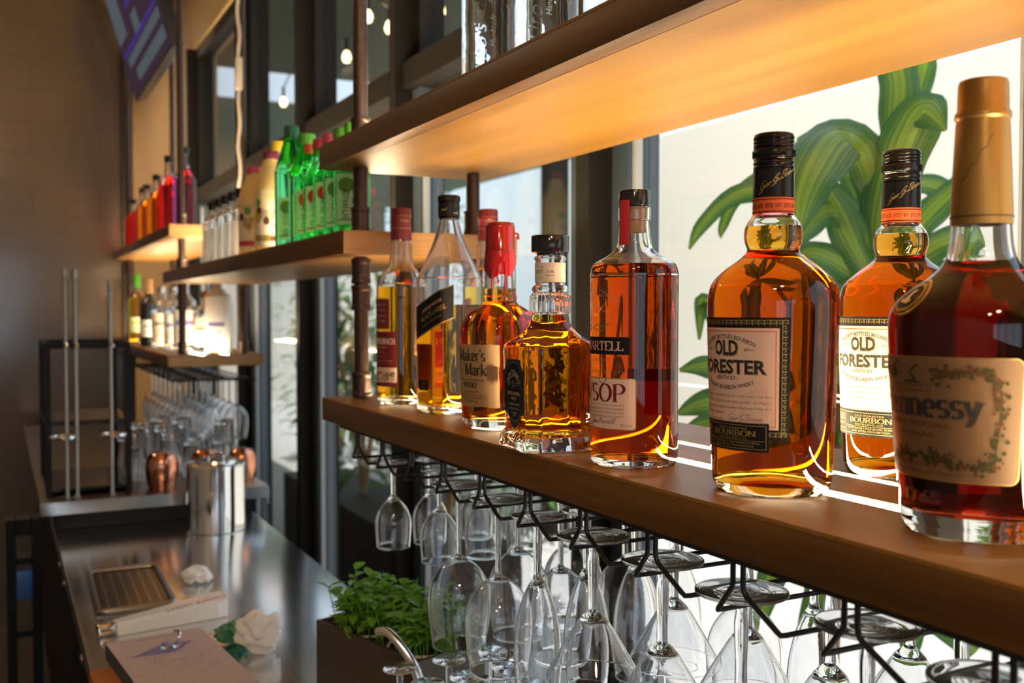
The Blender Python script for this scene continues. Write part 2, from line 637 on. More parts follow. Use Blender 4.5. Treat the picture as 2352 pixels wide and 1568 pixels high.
for i in range(len(MUL) - 1):
    y0, y1 = MUL[i] + .0435, MUL[i + 1] - .0455
    w = thing('window_%d' % (i + 1), None, None, (WX, (y0 + y1) / 2, SILL))
    w['kind'] = 'structure'
    h = (y1 - y0) / 2
    zt = HEAD - SILL
    t = .050
    f = MB()
    x0, x1 = .012, .075
    zm = (TZ0 + TZ1) / 2 - SILL
    f.box(x0, -h, 0, x1, -h + t, zm).box(x0, h - t, 0, x1, h, zm).box(x0, -h + t, 0, x1, h - t, .05)
    f.build('window_frame', 'grey_frame', w, smooth=0)
    f = MB().box(x0, -h, zm, x1, -h + t, zt).box(x0, h - t, zm, x1, h, zt).box(x0, -h + t, zt - .06, x1, h - t, zt)
    f.build('upper_frame', 'bronze_frame', w, smooth=0)
    f = MB().box(-.02, -h, TZ0 - SILL, .085, h, TZ1 - SILL)
    f.build('transom_bar', 'bronze_frame', w, smooth=0)
    f = MB()
    for s in (-1, 1):
        yy = s * (h - t + .004)
        f.box(.02, min(yy, yy - s * .014), .05, .034, max(yy, yy - s * .014), zm - .05)
    f.build('bright_edge_line', 'bead', w, smooth=0)  # added strip, bright reflection at the glass edge painted as colour
    p = MB().box(.04, -h + t, .05, .046, h - t, TZ0 - SILL)
    p.build('pane', 'window_glass', w, smooth=0)
    p = MB().box(.04, -h + t, TZ1 - SILL, .046, h - t, zt - .06)
    p.build('pane', 'window_glass', w, smooth=0)

# ================================================================ shelves on iron pipes
SX0, SX1 = .50, .82
Z1 = 1.3475                   # top of the lower boards
TH = .039
MZ = 1.631                    # top of the middle board
UZ = 1.784                    # top of the upper boards


def shelf(label, y0, y1, zt, s0=.02):
    t = thing('wall_shelf', label, 'shelf', (SX0, y0, zt), 0, 'oak boards carried by the iron pipes')
    b = MB()
    w, l = SX1 - SX0, y1 - y0
    a0, a1, b0, b1 = .104, .124, .190, .204          # two slots for the light strips
    d = .006
    b.box(.0255, 0, -TH, w, l, -d)
    b.box(0, 0, -.0032, .0255, l, 0).box(.0255, 0, -d, a0, l, 0).box(a1, 0, -d, b0, l, 0).box(b1, 0, -d, w, l, 0)
    b.build('board', 'oak', t, smooth=0)
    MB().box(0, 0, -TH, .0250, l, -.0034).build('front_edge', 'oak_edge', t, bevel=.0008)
    e = MB().box(.0005, -.0012, -TH + .0005, w - .0005, 0, -.0003)
    e.build('end_grain', 'oak_end', t, smooth=0)
    s = MB().box(a0, s0, -d, a1, l - .02, -.0008)
    s.build('light_strip', 'led', t, smooth=0)
    s = MB().box(b0, s0, -d, b1, l - .02, -.0008)
    s.build('light_strip', 'led', t, smooth=0)
    return t


shelf('lower oak shelf nearest the camera, with whiskey and cognac bottles on it', -.35, 1.70, Z1)
shelf('upper oak shelf nearest the camera, glowing underneath, with clear bottles on top', -.35, 1.71, UZ)
shelf('middle oak shelf carrying the row of green and cream bottles', 1.575, 3.60, MZ, .28)
shelf('far upper oak shelf carrying the red bottles by the tiled wall', 3.44, 5.26, UZ)
shelf('far lower oak shelf with white and dark bottles, above the far hanging wine glasses', 3.50, 5.26, Z1)


def pipe_post(label, x, y, tops):
    """tops: list of (z_bottom, z_top) clear gaps of the post"""
    t = thing('iron_pipe', label, 'pipe', (x, y, 0), 0, 'iron pipes carrying the shelves')
    for k, (za, zb) in enumerate(tops):
        za += .0015; zb -= .0015
        MB().tube([(0, 0, za), (0, 0, zb)], .0124, 20).build('pipe', 'iron', t)
        ring = [(.0124, 0), (.0165, 0), (.0165, 0), (.0172, .003), (.0168, .008), (.0160, .009), (.0160, .034), (.0168, .035), (.0172, .040), (.0165, .043), (.0124, .043)]
        spots = [za + .001, zb - .045] if zb - za > .2 else [za + .001]
        if .2 < zb - za < .5:
            spots.insert(1, (za + zb) / 2 + .03)
        for zc in spots:
            MB().lathe(ring, 24, c=(0, 0, zc)).build('coupling', 'iron', t)
    return t


CE = 3.4
lo, mi_, up_ = (Z1, MZ - TH), (MZ, UZ - TH), (UZ, CE)
pipe_post('front iron pipe in the middle of the picture, between the bottle rows', .555, 1.648, [lo, mi_, up_])
pipe_post('back iron pipe near the windows, behind the tall clear whisky bottle', .757, 1.625, [lo, mi_, up_])
pipe_post('front iron pipe between the clear bottles and the far red bottles', .555, 3.545, [lo, mi_, up_])
pipe_post('back iron pipe with the white cord hanging along it', .760, 3.535, [lo, mi_, up_])
pipe_post('farthest front iron pipe, beside the tiled wall', .565, 5.17, [(Z1, UZ - TH), up_])
pipe_post('farthest back iron pipe, below the television corner', .760, 5.10, [(Z1, UZ - TH), up_])

# cord with an inline switch along the back pipe
t = thing('power_cord', 'pale wavy power cord with an inline box, hanging along the far back pipe', 'cord', (.745, 3.51, 0))
pts = []
for k in range(60):
    z = 1.80 + (3.38 - 1.80) * k / 59
    pts.append((.003 * math.sin(k * 1.1), .005 * math.sin(k * .75), z))
MB().tube(pts, .0058, 8).build('cord', 'cord_white', t)
MB().box(-.011, -.012, 2.26, .011, .012, 2.37).build('switch_box', 'cord_white', t, bevel=.004)

# ================================================================ wire glass racks and hanging stemware
RZ = 1.258


def wire(y, sgn, dy, xb):
    z0 = Z1 - TH - .001
    x = .512
    p = [(x, y, z0), (x, y, z0 - .022), (x, y + sgn * .001, z0 - .0265), (x, y + sgn * .004, z0 - .030), (x - .001, y + sgn * (dy - .003), RZ + .003), (x + .0005, y + sgn * dy, RZ + .0003), (x + .006, y + sgn * (dy + .0005), RZ), (xb, y + sgn * dy, RZ)]
    return MB().tube(p, .00225, 8)


def rack(label, ys, xb=.80):
    t = thing('glass_rack', label, 'rack', (0, 0, 0))
    for k, y in enumerate(ys):
        wire(y + .006, 1, .019, xb).build('wire_rail', 'black_wire', t)
        wire(y - .006, -1, .042, xb).build('wire_rail', 'black_wire', t)
    b = MB()
    b.box(.5005, ys[0] - .08, Z1 - TH - .0035, .520, ys[-1] + .06, Z1 - TH - .0005)
    b.box(.77, ys[0] - .08, Z1 - TH - .0035, .795, ys[-1] + .06, Z1 - TH - .0005)
    b.build('mounting_strip', 'black_wire', t, smooth=0)
    for k, y in enumerate(ys):
        pass
    return t


UY = [.2585 + .1165 * k for k in range(12)]
rack('black wire glass rack under the near lower shelf, full of mixed stemware', UY)
FY = [3.56 + .1165 * k for k in range(11)]
rack('black wire glass rack under the far lower shelf, full of wine glasses', FY)

HANG = RZ + .00225 + .0045


def stemware(name, label, cat, prof, wall=.0011, group=None, bowl_i=None):
    """prof: upright outer profile from the foot up; the inside of the bowl follows from index bowl_i; hung upside down"""
    sm = cat_rom(prof, 4)
    zb = prof[bowl_i][1]
    inner = [(max(r - wall, 0), z) for r, z in sm if z >= zb]
    rim = (sm[-1][0] - wall / 2, sm[-1][1] + wall * .6)
    pr = [(0, 0)] + sm + [rim] + list(reversed(inner[:-1])) 
    pr += [(pr[-1][0] * .55, zb - .0005 + .0002), (0, zb - .001)]
    b = MB().lathe(pr, 44)
    b.v = [(x, y, -z) for x, y, z in b.v]
    b.f = [list(reversed(q)) for q in b.f]
    o = b.build(name, 'stem_glass', smooth=60)
    return tag(o, label, cat, group)


FOOT = lambda R, s: [(R * .5, .0002), (R - .001, .0002), (R, .0015), (R - .0008, .003), (R * .55, .0050), (.0075, .009), (.0048, .017), (s, .03)]
g_port = stemware('port_glass', '', 'glass', FOOT(.0265, .0038) + [(.0036, .045), (.0042, .055), (.010, .062), (.022, .076), (.0282, .094), (.0278, .115), (.0262, .136)], bowl_i=10)
g_wine = stemware('wine_glass', '', 'glass', FOOT(.0365, .0040) + [(.0038, .085), (.0046, .099), (.013, .1045), (.029, .118), (.040, .138), (.0432, .160), (.0415, .188), (.0362, .222)], bowl_i=10)
g_flute = stemware('flute_glass', '', 'glass', FOOT(.0305, .0056) + [(.0046, .060), (.0052, .072), (.010, .0805), (.0185, .100), (.0255, .130), (.0275, .160), (.0262, .19), (.0240, .212)], bowl_i=10)
g_mart = stemware('martini_glass', '', 'glass', FOOT(.0385, .0062) + [(.0052, .060), (.0054, .079), (.0062, .0815), (.0150, .0905), (.0260, .108), (.0390, .130), (.0478, .146), (.0500, .152)], bowl_i=11)
protos = {'p': g_port, 'w': g_wine, 'f': g_flute, 'm': g_mart}
kind = {'p': 'small port glass', 'w': 'large wine glass', 'f': 'tulip shaped champagne flute', 'm': 'martini glass'}
used = set()
ORD = ['first', 'second', 'third', 'fourth', 'fifth', 'sixth', 'seventh', 'eighth', 'ninth', 'tenth', 'eleventh']
ROW = ['front', 'second', 'third', 'fourth']
# channel index k (rack wires k and k + 1) -> list of (kind, x)
CH = {10: [('p', .545), ('p', .608), ('p', .690)],
      9: [('p', .573), ('p', .645), ('p', .715)],
      8: [('w', .553), ('w', .644), ('w', .735)],
      7: [('w', .556), ('w', .648), ('w', .748)],
      6: [('f', .548), ('f', .615), ('f', .684), ('f', .752)],
      5: [('m', .552), ('m', .655), ('w', .757)],
      4: [('m', .556), ('m', .660), ('f', .750)],
      3: [('m', .553), ('m', .655), ('m', .757)],
      2: [('m', .578), ('m', .680)],
      1: [('m', .559), ('m', .662)]}
for k, lst in CH.items():
    n_ = 11 - k
    for r_, (kd, x) in enumerate(lst):
        y = UY[k] + .045 + rnd.uniform(-.002, .002)
        lab = '%s in near rack, %s slot from far end, %s from front' % (kind[kd], ORD[n_ - 1], ORD[r_])
        if kd not in used:
            used.add(kd); o = protos[kd]
        else:
            o = protos[kd].copy(); COL.objects.link(o)
        o.location = (x, y, HANG); o.rotation_euler = (0, 0, rnd.uniform(0, 6))
        tag(o, lab, 'glass', 'stemware hanging under the near shelf')
for k in range(7):
    for r_, x in enumerate((.556, .650, .745)):
        o = g_wine.copy(); COL.objects.link(o)
        o.location = (x, FY[k] + .045, HANG); o.rotation_euler = (0, 0, rnd.uniform(0, 6))
        tag(o, 'wine glass hanging in the %s slot of the far rack, %s from the front edge' % (ORD[k], ORD[r_]), 'glass', 'wine glasses hanging in the far rack')
# ================================================================ lettering and labels
_fc = {}


def text_mesh(s, font=None, shear=0, bold=0):
    key = (s, shear, bold)
    if key in _fc: return _fc[key]
    cu = bpy.data.curves.new('t', 'FONT')
    cu.body = s; cu.size = 1; cu.resolution_u = 2; cu.shear = shear; cu.offset = bold
    cu.align_x = 'LEFT'
    ob = bpy.data.objects.new('t', cu)
    me = bpy.data.meshes.new_from_object(ob)
    V = [(v.co.x, v.co.y) for v in me.vertices]
    F = [tuple(p.vertices) for p in me.polygons]
    bpy.data.meshes.remove(me); bpy.data.objects.remove(ob); bpy.data.curves.remove(cu)
    _fc[key] = (V, F)
    return _fc[key]


def arc(cx, cy, rx, ry, a0, a1, n=10):
    return [(cx + rx * math.cos(math.radians(a0 + (a1 - a0) * i / n)), cy + ry * math.sin(math.radians(a0 + (a1 - a0) * i / n))) for i in range(n + 1)]


# a small roman alphabet: (advance, strokes, serif feet as (x, y)); cap height 1
SER = {
    'A': (.78, [[(.06, 0), (.38, 1)], [(.40, 1), (.72, 0)], [(.18, .34), (.58, .34)]], [(.06, 0), (.72, 0)]),
    'B': (.70, [[(.14, 0), (.14, 1)], [(.14, 1)] + arc(.34, .76, .22, .24, 90, -90) + [(.14, .52)], [(.14, .52)] + arc(.36, .26, .25, .26, 90, -90) + [(.14, 0)]], [(.14, 0), (.14, 1)]),
    'C': (.72, [arc(.40, .5, .30, .5, 50, 310, 18)], []),
    'D': (.78, [[(.14, 0), (.14, 1)], [(.14, 1)] + arc(.34, .5, .34, .5, 90, -90, 14) + [(.14, 0)]], [(.14, 0), (.14, 1)]),
    'E': (.66, [[(.14, 0), (.14, 1)], [(.14, 1), (.56, 1), (.58, .82)], [(.14, .52), (.44, .52)], [(.14, 0), (.58, 0), (.61, .2)]], [(.14, 0), (.14, 1)]),
    'F': (.62, [[(.14, 0), (.14, 1)], [(.14, 1), (.55, 1), (.57, .82)], [(.14, .52), (.42, .52)]], [(.14, 0), (.14, 1)]),
    'G': (.80, [arc(.40, .5, .31, .5, 50, 320, 18) + [(.66, .42), (.46, .42)]], []),
    'H': (.84, [[(.14, 0), (.14, 1)], [(.68, 0), (.68, 1)], [(.14, .52), (.68, .52)]], [(.14, 0), (.14, 1), (.68, 0), (.68, 1)]),
    'I': (.32, [[(.15, 0), (.15, 1)]], [(.15, 0), (.15, 1)]),
    'K': (.76, [[(.14, 0), (.14, 1)], [(.62, 1), (.16, .42)], [(.30, .58), (.66, 0)]], [(.14, 0), (.14, 1), (.62, 1), (.66, 0)]),
    'L': (.62, [[(.14, 0), (.14, 1)], [(.14, 0), (.55, 0), (.58, .22)]], [(.14, 0), (.14, 1)]),
    'M': (.98, [[(.12, 0), (.14, 1)], [(.16, 1), (.48, .05)], [(.48, .05), (.80, 1)], [(.82, 1), (.84, 0)]], [(.12, 0), (.12, 1), (.84, 0), (.84, 1)]),
    'N': (.84, [[(.12, 0), (.12, 1)], [(.14, 1), (.70, 0)], [(.70, 0), (.70, 1)]], [(.12, 0), (.12, 1), (.70, 1)]),
    'O': (.84, [arc(.42, .5, .33, .5, 0, 360, 26)], []),
    'P': (.68, [[(.14, 0), (.14, 1)], [(.14, 1)] + arc(.34, .73, .26, .27, 90, -90) + [(.14, .46)]], [(.14, 0), (.14, 1)]),
    'R': (.74, [[(.14, 0), (.14, 1)], [(.14, 1)] + arc(.33, .74, .24, .26, 90, -90) + [(.14, .48)], [(.36, .48), (.66, 0)]], [(.14, 0), (.14, 1), (.66, 0)]),
    'S': (.62, [arc(.31, .74, .21, .26, 35, 270, 14)[:-1] + arc(.31, .25, .23, .25, 90, -145, 14)], []),
    'T': (.70, [[(.35, 0), (.35, 1)], [(.08, .80), (.10, 1), (.60, 1), (.62, .80)]], [(.35, 0)]),
    'U': (.80, [[(.14, 1), (.14, .36)] + arc(.39, .33, .25, .33, 180, 360) + [(.64, 1)]], [(.14, 1), (.64, 1)]),
    'V': (.76, [[(.06, 1), (.38, 0)], [(.38, 0), (.70, 1)]], [(.06, 1), (.70, 1)]),
    'W': (1.05, [[(.05, 1), (.28, 0)], [(.28, 0), (.52, .95)], [(.52, .95), (.76, 0)], [(.76, 0), (.99, 1)]], [(.05, 1), (.52, 1), (.99, 1)]),
    'Y': (.72, [[(.06, 1), (.36, .46)], [(.66, 1), (.36, .46)], [(.36, .46), (.36, 0)]], [(.06, 1), (.66, 1), (.36, 0)]),
    '1': (.44, [[(.08, .82), (.22, 1), (.22, 0)]], [(.22, 0)]),
    '0': (.62, [arc(.31, .5, .22, .5, 0, 360, 22)], []),
    'a': (.56, [[(.10, .52)] + arc(.26, .46, .16, .19, 150, 0, 8) + [(.42, .08), (.52, .02)], arc(.25, .17, .17, .17, 60, 330, 12)], []),
    'e': (.54, [[(.08, .34), (.45, .34)] + arc(.265, .325, .19, .325, 8, 310, 16)], []),
    'h': (.62, [[(.12, 0), (.12, 1)], [(.12, .42)] + arc(.30, .46, .18, .19, 160, 0, 8) + [(.48, 0)]], [(.12, 0), (.48, 0), (.09, 1)]),
    'k': (.62, [[(.12, 0), (.12, 1)], [(.50, .63), (.14, .28)], [(.26, .38), (.56, 0)]], [(.12, 0), (.56, 0), (.50, .63), (.09, 1)]),
    'n': (.62, [[(.12, 0), (.12, .64)], [(.12, .42)] + arc(.30, .46, .18, .19, 160, 0, 8) + [(.48, 0)]], [(.12, 0), (.48, 0), (.09, .64)]),
    'r': (.46, [[(.12, 0), (.12, .64)], [(.12, .40)] + arc(.28, .48, .14, .16, 170, 40, 7)], [(.12, 0), (.09, .64)]),
    's': (.46, [arc(.23, .48, .15, .165, 35, 270, 12)[:-1] + arc(.23, .165, .165, .165, 90, -145, 12)], []),
    'y': (.58, [[(.06, .64), (.30, .02)], [(.52, .64), (.28, -.08), (.18, -.26), (.06, -.27)]], [(.06, .64), (.52, .64)]),
    "'": (.22, [[(.12, 1.02), (.10, .80)]], []),
    ' ': (.34, [], []),
}


def roman(s, thick=.15, thin=.045, ser=.11, slab=.05):
    """quads of a lettered word, cap height 1: list of polygons"""
    out, x = [], 0
    for ch in s:
        adv, strokes, feet = SER.get(ch) or SER[ch.upper()]
        for st in strokes:
            prev = None
            for i in range(len(st)):
                a = st[max(i - 1, 0)]; b_ = st[min(i + 1, len(st) - 1)]
                dx, dy = b_[0] - a[0], b_[1] - a[1]
                l = math.hypot(dx, dy) or 1
                t = thin + (thick - thin) * abs(dy) / l
                if dx * dy > 0 and abs(dx) > .1 * abs(dy) and len(st) == 2: t = thin + (t - thin) * .35
                nx, ny = -dy / l * t / 2, dx / l * t / 2
                px_, py_ = st[i][0] + x, st[i][1]
                cur = ((px_ + nx, py_ + ny), (px_ - nx, py_ - ny))
                if prev: out.append([prev[0], prev[1], cur[1], cur[0]])
                prev = cur
        for fx, fy in feet:
            y0, y1 = (fy, fy + slab) if fy < .3 else (fy - slab, fy)
            out.append([(fx + x - ser - thick / 2 + .02, y0), (fx + x + ser + thick / 2 - .02, y0), (fx + x + ser + thick / 2 - .02, y1), (fx + x - ser - thick / 2 + .02, y1)])
        x += adv
    return out, x


class Lab:
    """a printed label: flat artwork in metres (u right, v up), wrapped onto a bottle afterwards"""

    def __init__(self):
        self.P = []; self.mats = []

    def mi(self, mt):
        if mt not in self.mats: self.mats.append(mt)
        return self.mats.index(mt)

    def poly(self, pts, mt, lay=0):
        self.P.append((list(pts), self.mi(mt), lay))
        return self

    def rect(self, u0, v0, u1, v1, mt, lay=0, rad=0):
        if rad:
            pts = []
            for cx, cy_, a in ((u1 - rad, v1 - rad, 0), (u0 + rad, v1 - rad, 90), (u0 + rad, v0 + rad, 180), (u1 - rad, v0 + rad, 270)):
                pts += arc(cx, cy_, rad, rad, a, a + 90, 5)
            return self.poly(pts, mt, lay)
        return self.poly([(u0, v0), (u1, v0), (u1, v1), (u0, v1)], mt, lay)

    def frame(self, u0, v0, u1, v1, t, mt, lay=1):
        return self.rect(u0, v0, u1, v0 + t, mt, lay).rect(u0, v1 - t, u1, v1, mt, lay).rect(u0, v0 + t, u0 + t, v1 - t, mt, lay).rect(u1 - t, v0 + t, u1, v1 - t, mt, lay)

    def line(self, pts, w, mt, lay=1):
        for a, b_ in zip(pts, pts[1:]):
            dx, dy = b_[0] - a[0], b_[1] - a[1]
            l = math.hypot(dx, dy) or 1
            nx, ny = -dy / l * w / 2, dx / l * w / 2
            ex, ey = dx / l * w * .3, dy / l * w * .3
            self.poly([(a[0] + nx - ex, a[1] + ny - ey), (a[0] - nx - ex, a[1] - ny - ey), (b_[0] - nx + ex, b_[1] - ny + ey), (b_[0] + nx + ex, b_[1] + ny + ey)], mt, lay)
        return self

    def _put(self, polys, width, u, v, h, mt, lay, w, align, bend, rot, grow=None):
        sy = h
        sx = w / width if w else h
        x0 = {'C': -width * sx / 2, 'L': 0, 'R': -width * sx}[align]
        cr, sr = math.cos(rot), math.sin(rot)
        k = self.mi(mt)
        for q in polys:
            pts = []
            for x, y in q:
                X, Y = x0 + x * sx, y * sy
                if grow: Y *= 1 + grow * (1 - abs(2 * x / width - 1))
                if bend:
                    a = X / bend
                    X, Y = (bend + Y) * math.sin(a), (bend + Y) * math.cos(a) - bend
                pts.append((u + X * cr - Y * sr, v + X * sr + Y * cr))
            self.P.append((pts, k, lay))

    def text(self, s, u, v, h, mt, lay=1, w=None, align='C', bend=0, rot=0, shear=0, bold=0, grow=None):
        V, F = text_mesh(s, None, shear, bold)
        if not V: return self
        mxx = max(p[0] for p in V); mn = min(p[0] for p in V)
        k = 1 / .72
        polys = [[((V[i][0] - mn) * k, V[i][1] * k) for i in f] for f in F]
        self._put(polys, (mxx - mn) * k, u, v, h, mt, lay, w, align, bend, rot, grow)
        return self

    def roman(self, s, u, v, h, mt, lay=1, w=None, align='C', bend=0, rot=0, **kw):
        polys, wd = roman(s, **kw)
        self._put(polys, wd, u, v, h, mt, lay, w, align, bend, rot)
        return self

    def build(self, name, fn, parent, step=.004, off=.0004, gap=.00012):
        bm = bmesh.new()
        for pts, mi, lay in self.P:
            vs_ = [bm.verts.new((p[0], p[1], lay)) for p in pts]
            try:
                f = bm.faces.new(vs_)
                f.material_index = mi
            except ValueError:
                pass
        us = [v.co.x for v in bm.verts]
        if step:
            x = min(us) + step
            while x < max(us):
                bmesh.ops.bisect_plane(bm, geom=bm.verts[:] + bm.edges[:] + bm.faces[:], plane_co=(x, 0, 0), plane_no=(1, 0, 0))
                x += step
            vv = [v.co.y for v in bm.verts]
        bmesh.ops.triangulate(bm, faces=[f for f in bm.faces if len(f.verts) > 4])
        for f in bm.faces:
            f.normal_update()
            if f.normal.z < 0: f.normal_flip()
        for v in bm.verts:
            v.co = fn(v.co.x, v.co.y, off + v.co.z * gap)
        me = bpy.data.meshes.new(name)
        bm.to_mesh(me); bm.free()
        for mt in self.mats: me.materials.append(MATS[mt])
        o = bpy.data.objects.new(name, me)
        COL.objects.link(o)
        o.parent = parent
        return o


def interp_prof(prof, z):
    best = prof[-1][0]
    for a, b_ in zip(prof, prof[1:]):
        if a[1] <= z <= b_[1] and b_[1] > a[1]:
            return a[0] + (b_[0] - a[0]) * (z - a[1]) / (b_[1] - a[1])
    return best


def wrapper(prof, zref, a0, shape=None, q=1, flat_r=False):
    """(u, v, off) -> point; v is the height above the bottle's base, u runs along the girth from azimuth a0 (rightwards)"""
    r0 = interp_prof(prof, zref)
    if shape is None:
        def fn(u, v, off):
            r = r0 if flat_r else interp_prof(prof, v)
            a = a0 + u / r0
            return Vector(((r + off) * math.cos(a), (r + off) * math.sin(a), v))
        return fn
    n = 720
    T = []
    s = 0
    last = None
    for i in range(n + 1):
        a = a0 - PI + 2 * PI * i / n
        rr = r0 * ((1 - q) + q * shape(a))
        p = Vector((rr * math.cos(a), rr * math.sin(a)))
        if last is not None: s += (p - last).length
        T.append((s, p)); last = p
    mid = T[n // 2][0]

    def fn(u, v, off):
        t = u + mid
        lo_, hi_ = 0, n
        while hi_ - lo_ > 1:
            c = (lo_ + hi_) // 2
            if T[c][0] <= t: lo_ = c
            else: hi_ = c
        A, B = T[lo_], T[hi_]
        k = (t - A[0]) / max(1e-9, B[0] - A[0])
        p = A[1].lerp(B[1], k)
        l2, h2 = max(lo_ - 3, 0), min(hi_ + 3, n)
        d = (T[h2][1] - T[l2][1]).normalized()
        nrm = Vector((d.y, -d.x))
        sc = 1 if flat_r else interp_prof(prof, v) / r0
        p = p * sc + nrm * off
        return Vector((p.x, p.y, v))
    return fn


def bottle_glass(parent, outer, wall, level, liq, gmat, base_t=.010, shape=None, seg=56, dome=0.0, n=4, smooth=40, name='glass_body'):
    """outer: (r, z[, q]) from the heel up to the lip; glass shell open above the liquid, liquid body inside; returns the smoothed profile"""
    pr = cat_rom(outer, n)
    if len(outer[0]) == 3:
        pr = [(max(p[0], .001), p[1], min(max(p[2], 0), 1)) for p in pr]
    heel = pr[0]
    qz = lambda r, z, q=0: (r, z, q) if len(heel) == 3 else (r, z)
    q0 = heel[2] if len(heel) == 3 else 0
    bottom = [qz(0, dome + .0012, q0), qz(heel[0] * .55, dome * .6 + .0012, q0), qz(heel[0] * .86, .0010, q0), qz(heel[0] * .95, 0.0, q0)]
    zl = level

    def inset(p):
        return (max(p[0] - wall, .002),) + tuple(p[1:])
    inn = [inset(p) for p in pr]
    top = inn[-1]
    up = [p for p in inn if p[1] > zl + .0015]
    rl = interp_prof([(p[0], p[1]) for p in inn], zl)
    ql = 0
    if len(heel) == 3:
        ql = interp_prof([(p[2], p[1]) for p in inn], zl)
    cav = list(reversed(up)) + [qz(rl, zl + .0003, ql), qz(0, zl + .0003, ql)]
    lip = [qz(pr[-1][0] - wall * .5, pr[-1][1] + .0008, heel[2] * 0 if len(heel) == 3 else 0)]
    MB().lathe(bottom + pr + lip + cav, seg, shape).build(name, gmat, parent, smooth=smooth)
    if liq:
        low = [p for p in inn if base_t + .004 < p[1] < zl - .001]
        r0 = low[0][0]
        ql0 = low[0][2] if len(heel) == 3 else 0
        lp = [qz(0, base_t + dome, ql0), qz(r0 * .5, base_t + dome * .72, ql0), qz(r0 * .82, base_t + dome * .15, ql0), qz(r0 * .96, base_t + .0015, ql0)] + low
        lp += [qz(rl, zl - .0004, ql), qz(rl - .0003, zl, ql), qz(0, zl, ql)]
        MB().lathe(lp, seg, shape).build('liquid', liq, parent, smooth=smooth)
    return [(p[0], p[1]) for p in pr]


EPS = .0004
ZB = Z1 + EPS


def cap_mb(r, z0, z1, rib=0, bev=.0015, groove=()):
    p = [(0, z0), (r - .0005, z0), (r, z0 + .0006)]
    for g in groove:
        p += [(r, g - .0012), (r - .0012, g - .0006), (r - .0012, g + .0006), (r, g + .0012)]
    p += [(r, z1 - bev), (r - bev * .3, z1 - bev * .3), (r - bev, z1), (0, z1)]
    return MB().lathe(p, 90 if rib else 48, rib=rib and (rib, .03, z0 + .001, z1 - .002) or None)


def squiggle(L, word, u, v, s, mt, w, lay=2, slant=.35):
    """cursive signature: loops per letter"""
    G = {'e': [(0, 0), (.35, .25), (.3, .45), (.08, .4), (.12, .05), (.5, 0)], 'l': [(0, 0), (.4, .6), (.35, 1.0), (.15, .8), (.15, .1), (.5, 0)],
         'n': [(0, .4), (.08, 0), (.25, .42), (.32, .3), (.36, 0), (.6, .1)], 'a': [(.4, .4), (.1, .38), (.05, .1), (.3, .05), (.42, .4), (.4, .05), (.6, 0)],
         'r': [(0, 0), (.2, .48), (.3, .36), (.36, .05), (.55, .05)], 't': [(0, 0), (.28, .8), (.2, .1), (.5, .02)], 'o': [(.3, .42), (.05, .3), (.12, .02), (.38, .1), (.3, .42), (.6, .3)],
         'w': [(0, .4), (.1, 0), (.25, .3), (.36, 0), (.5, .4), (.65, .35)], 'J': [(.1, .9), (.6, 1.1), (.45, .1), (.1, -.6), (-.25, -.5), (.2, 0), (.6, .1)],
         'M': [(0, 0), (.25, 1), (.4, .1), (.75, 1.05), (.8, .1), (1.1, .05)], 'G': [(.7, .9), (.3, 1.05), (0, .5), (.3, .05), (.7, .4), (.4, .42), (.75, .35), (.6, -.3), (.1, -.4), (.9, .1)],
         'B': [(.1, 0), (.3, 1.1), (.1, .9), (.7, 1.1), (.65, .6), (.35, .5), (.8, .4), (.6, 0), (.2, .05), (1, .1)], '.': [(0, 0), (.06, .05)], ' ': []}
    x = 0
    pts = []
    for ch in word:
        g = G[ch]
        if not g:
            x += .25
            continue
        for a, b_ in g:
            pts.append((u + s * (x + a + slant * b_), v + s * b_))
        x += max(p[0] for p in g) * .92
        if ch in '. ':
            pass
    pts = cat_rom(pts, 3)
    L.line(pts, w, mt, lay)
    return L


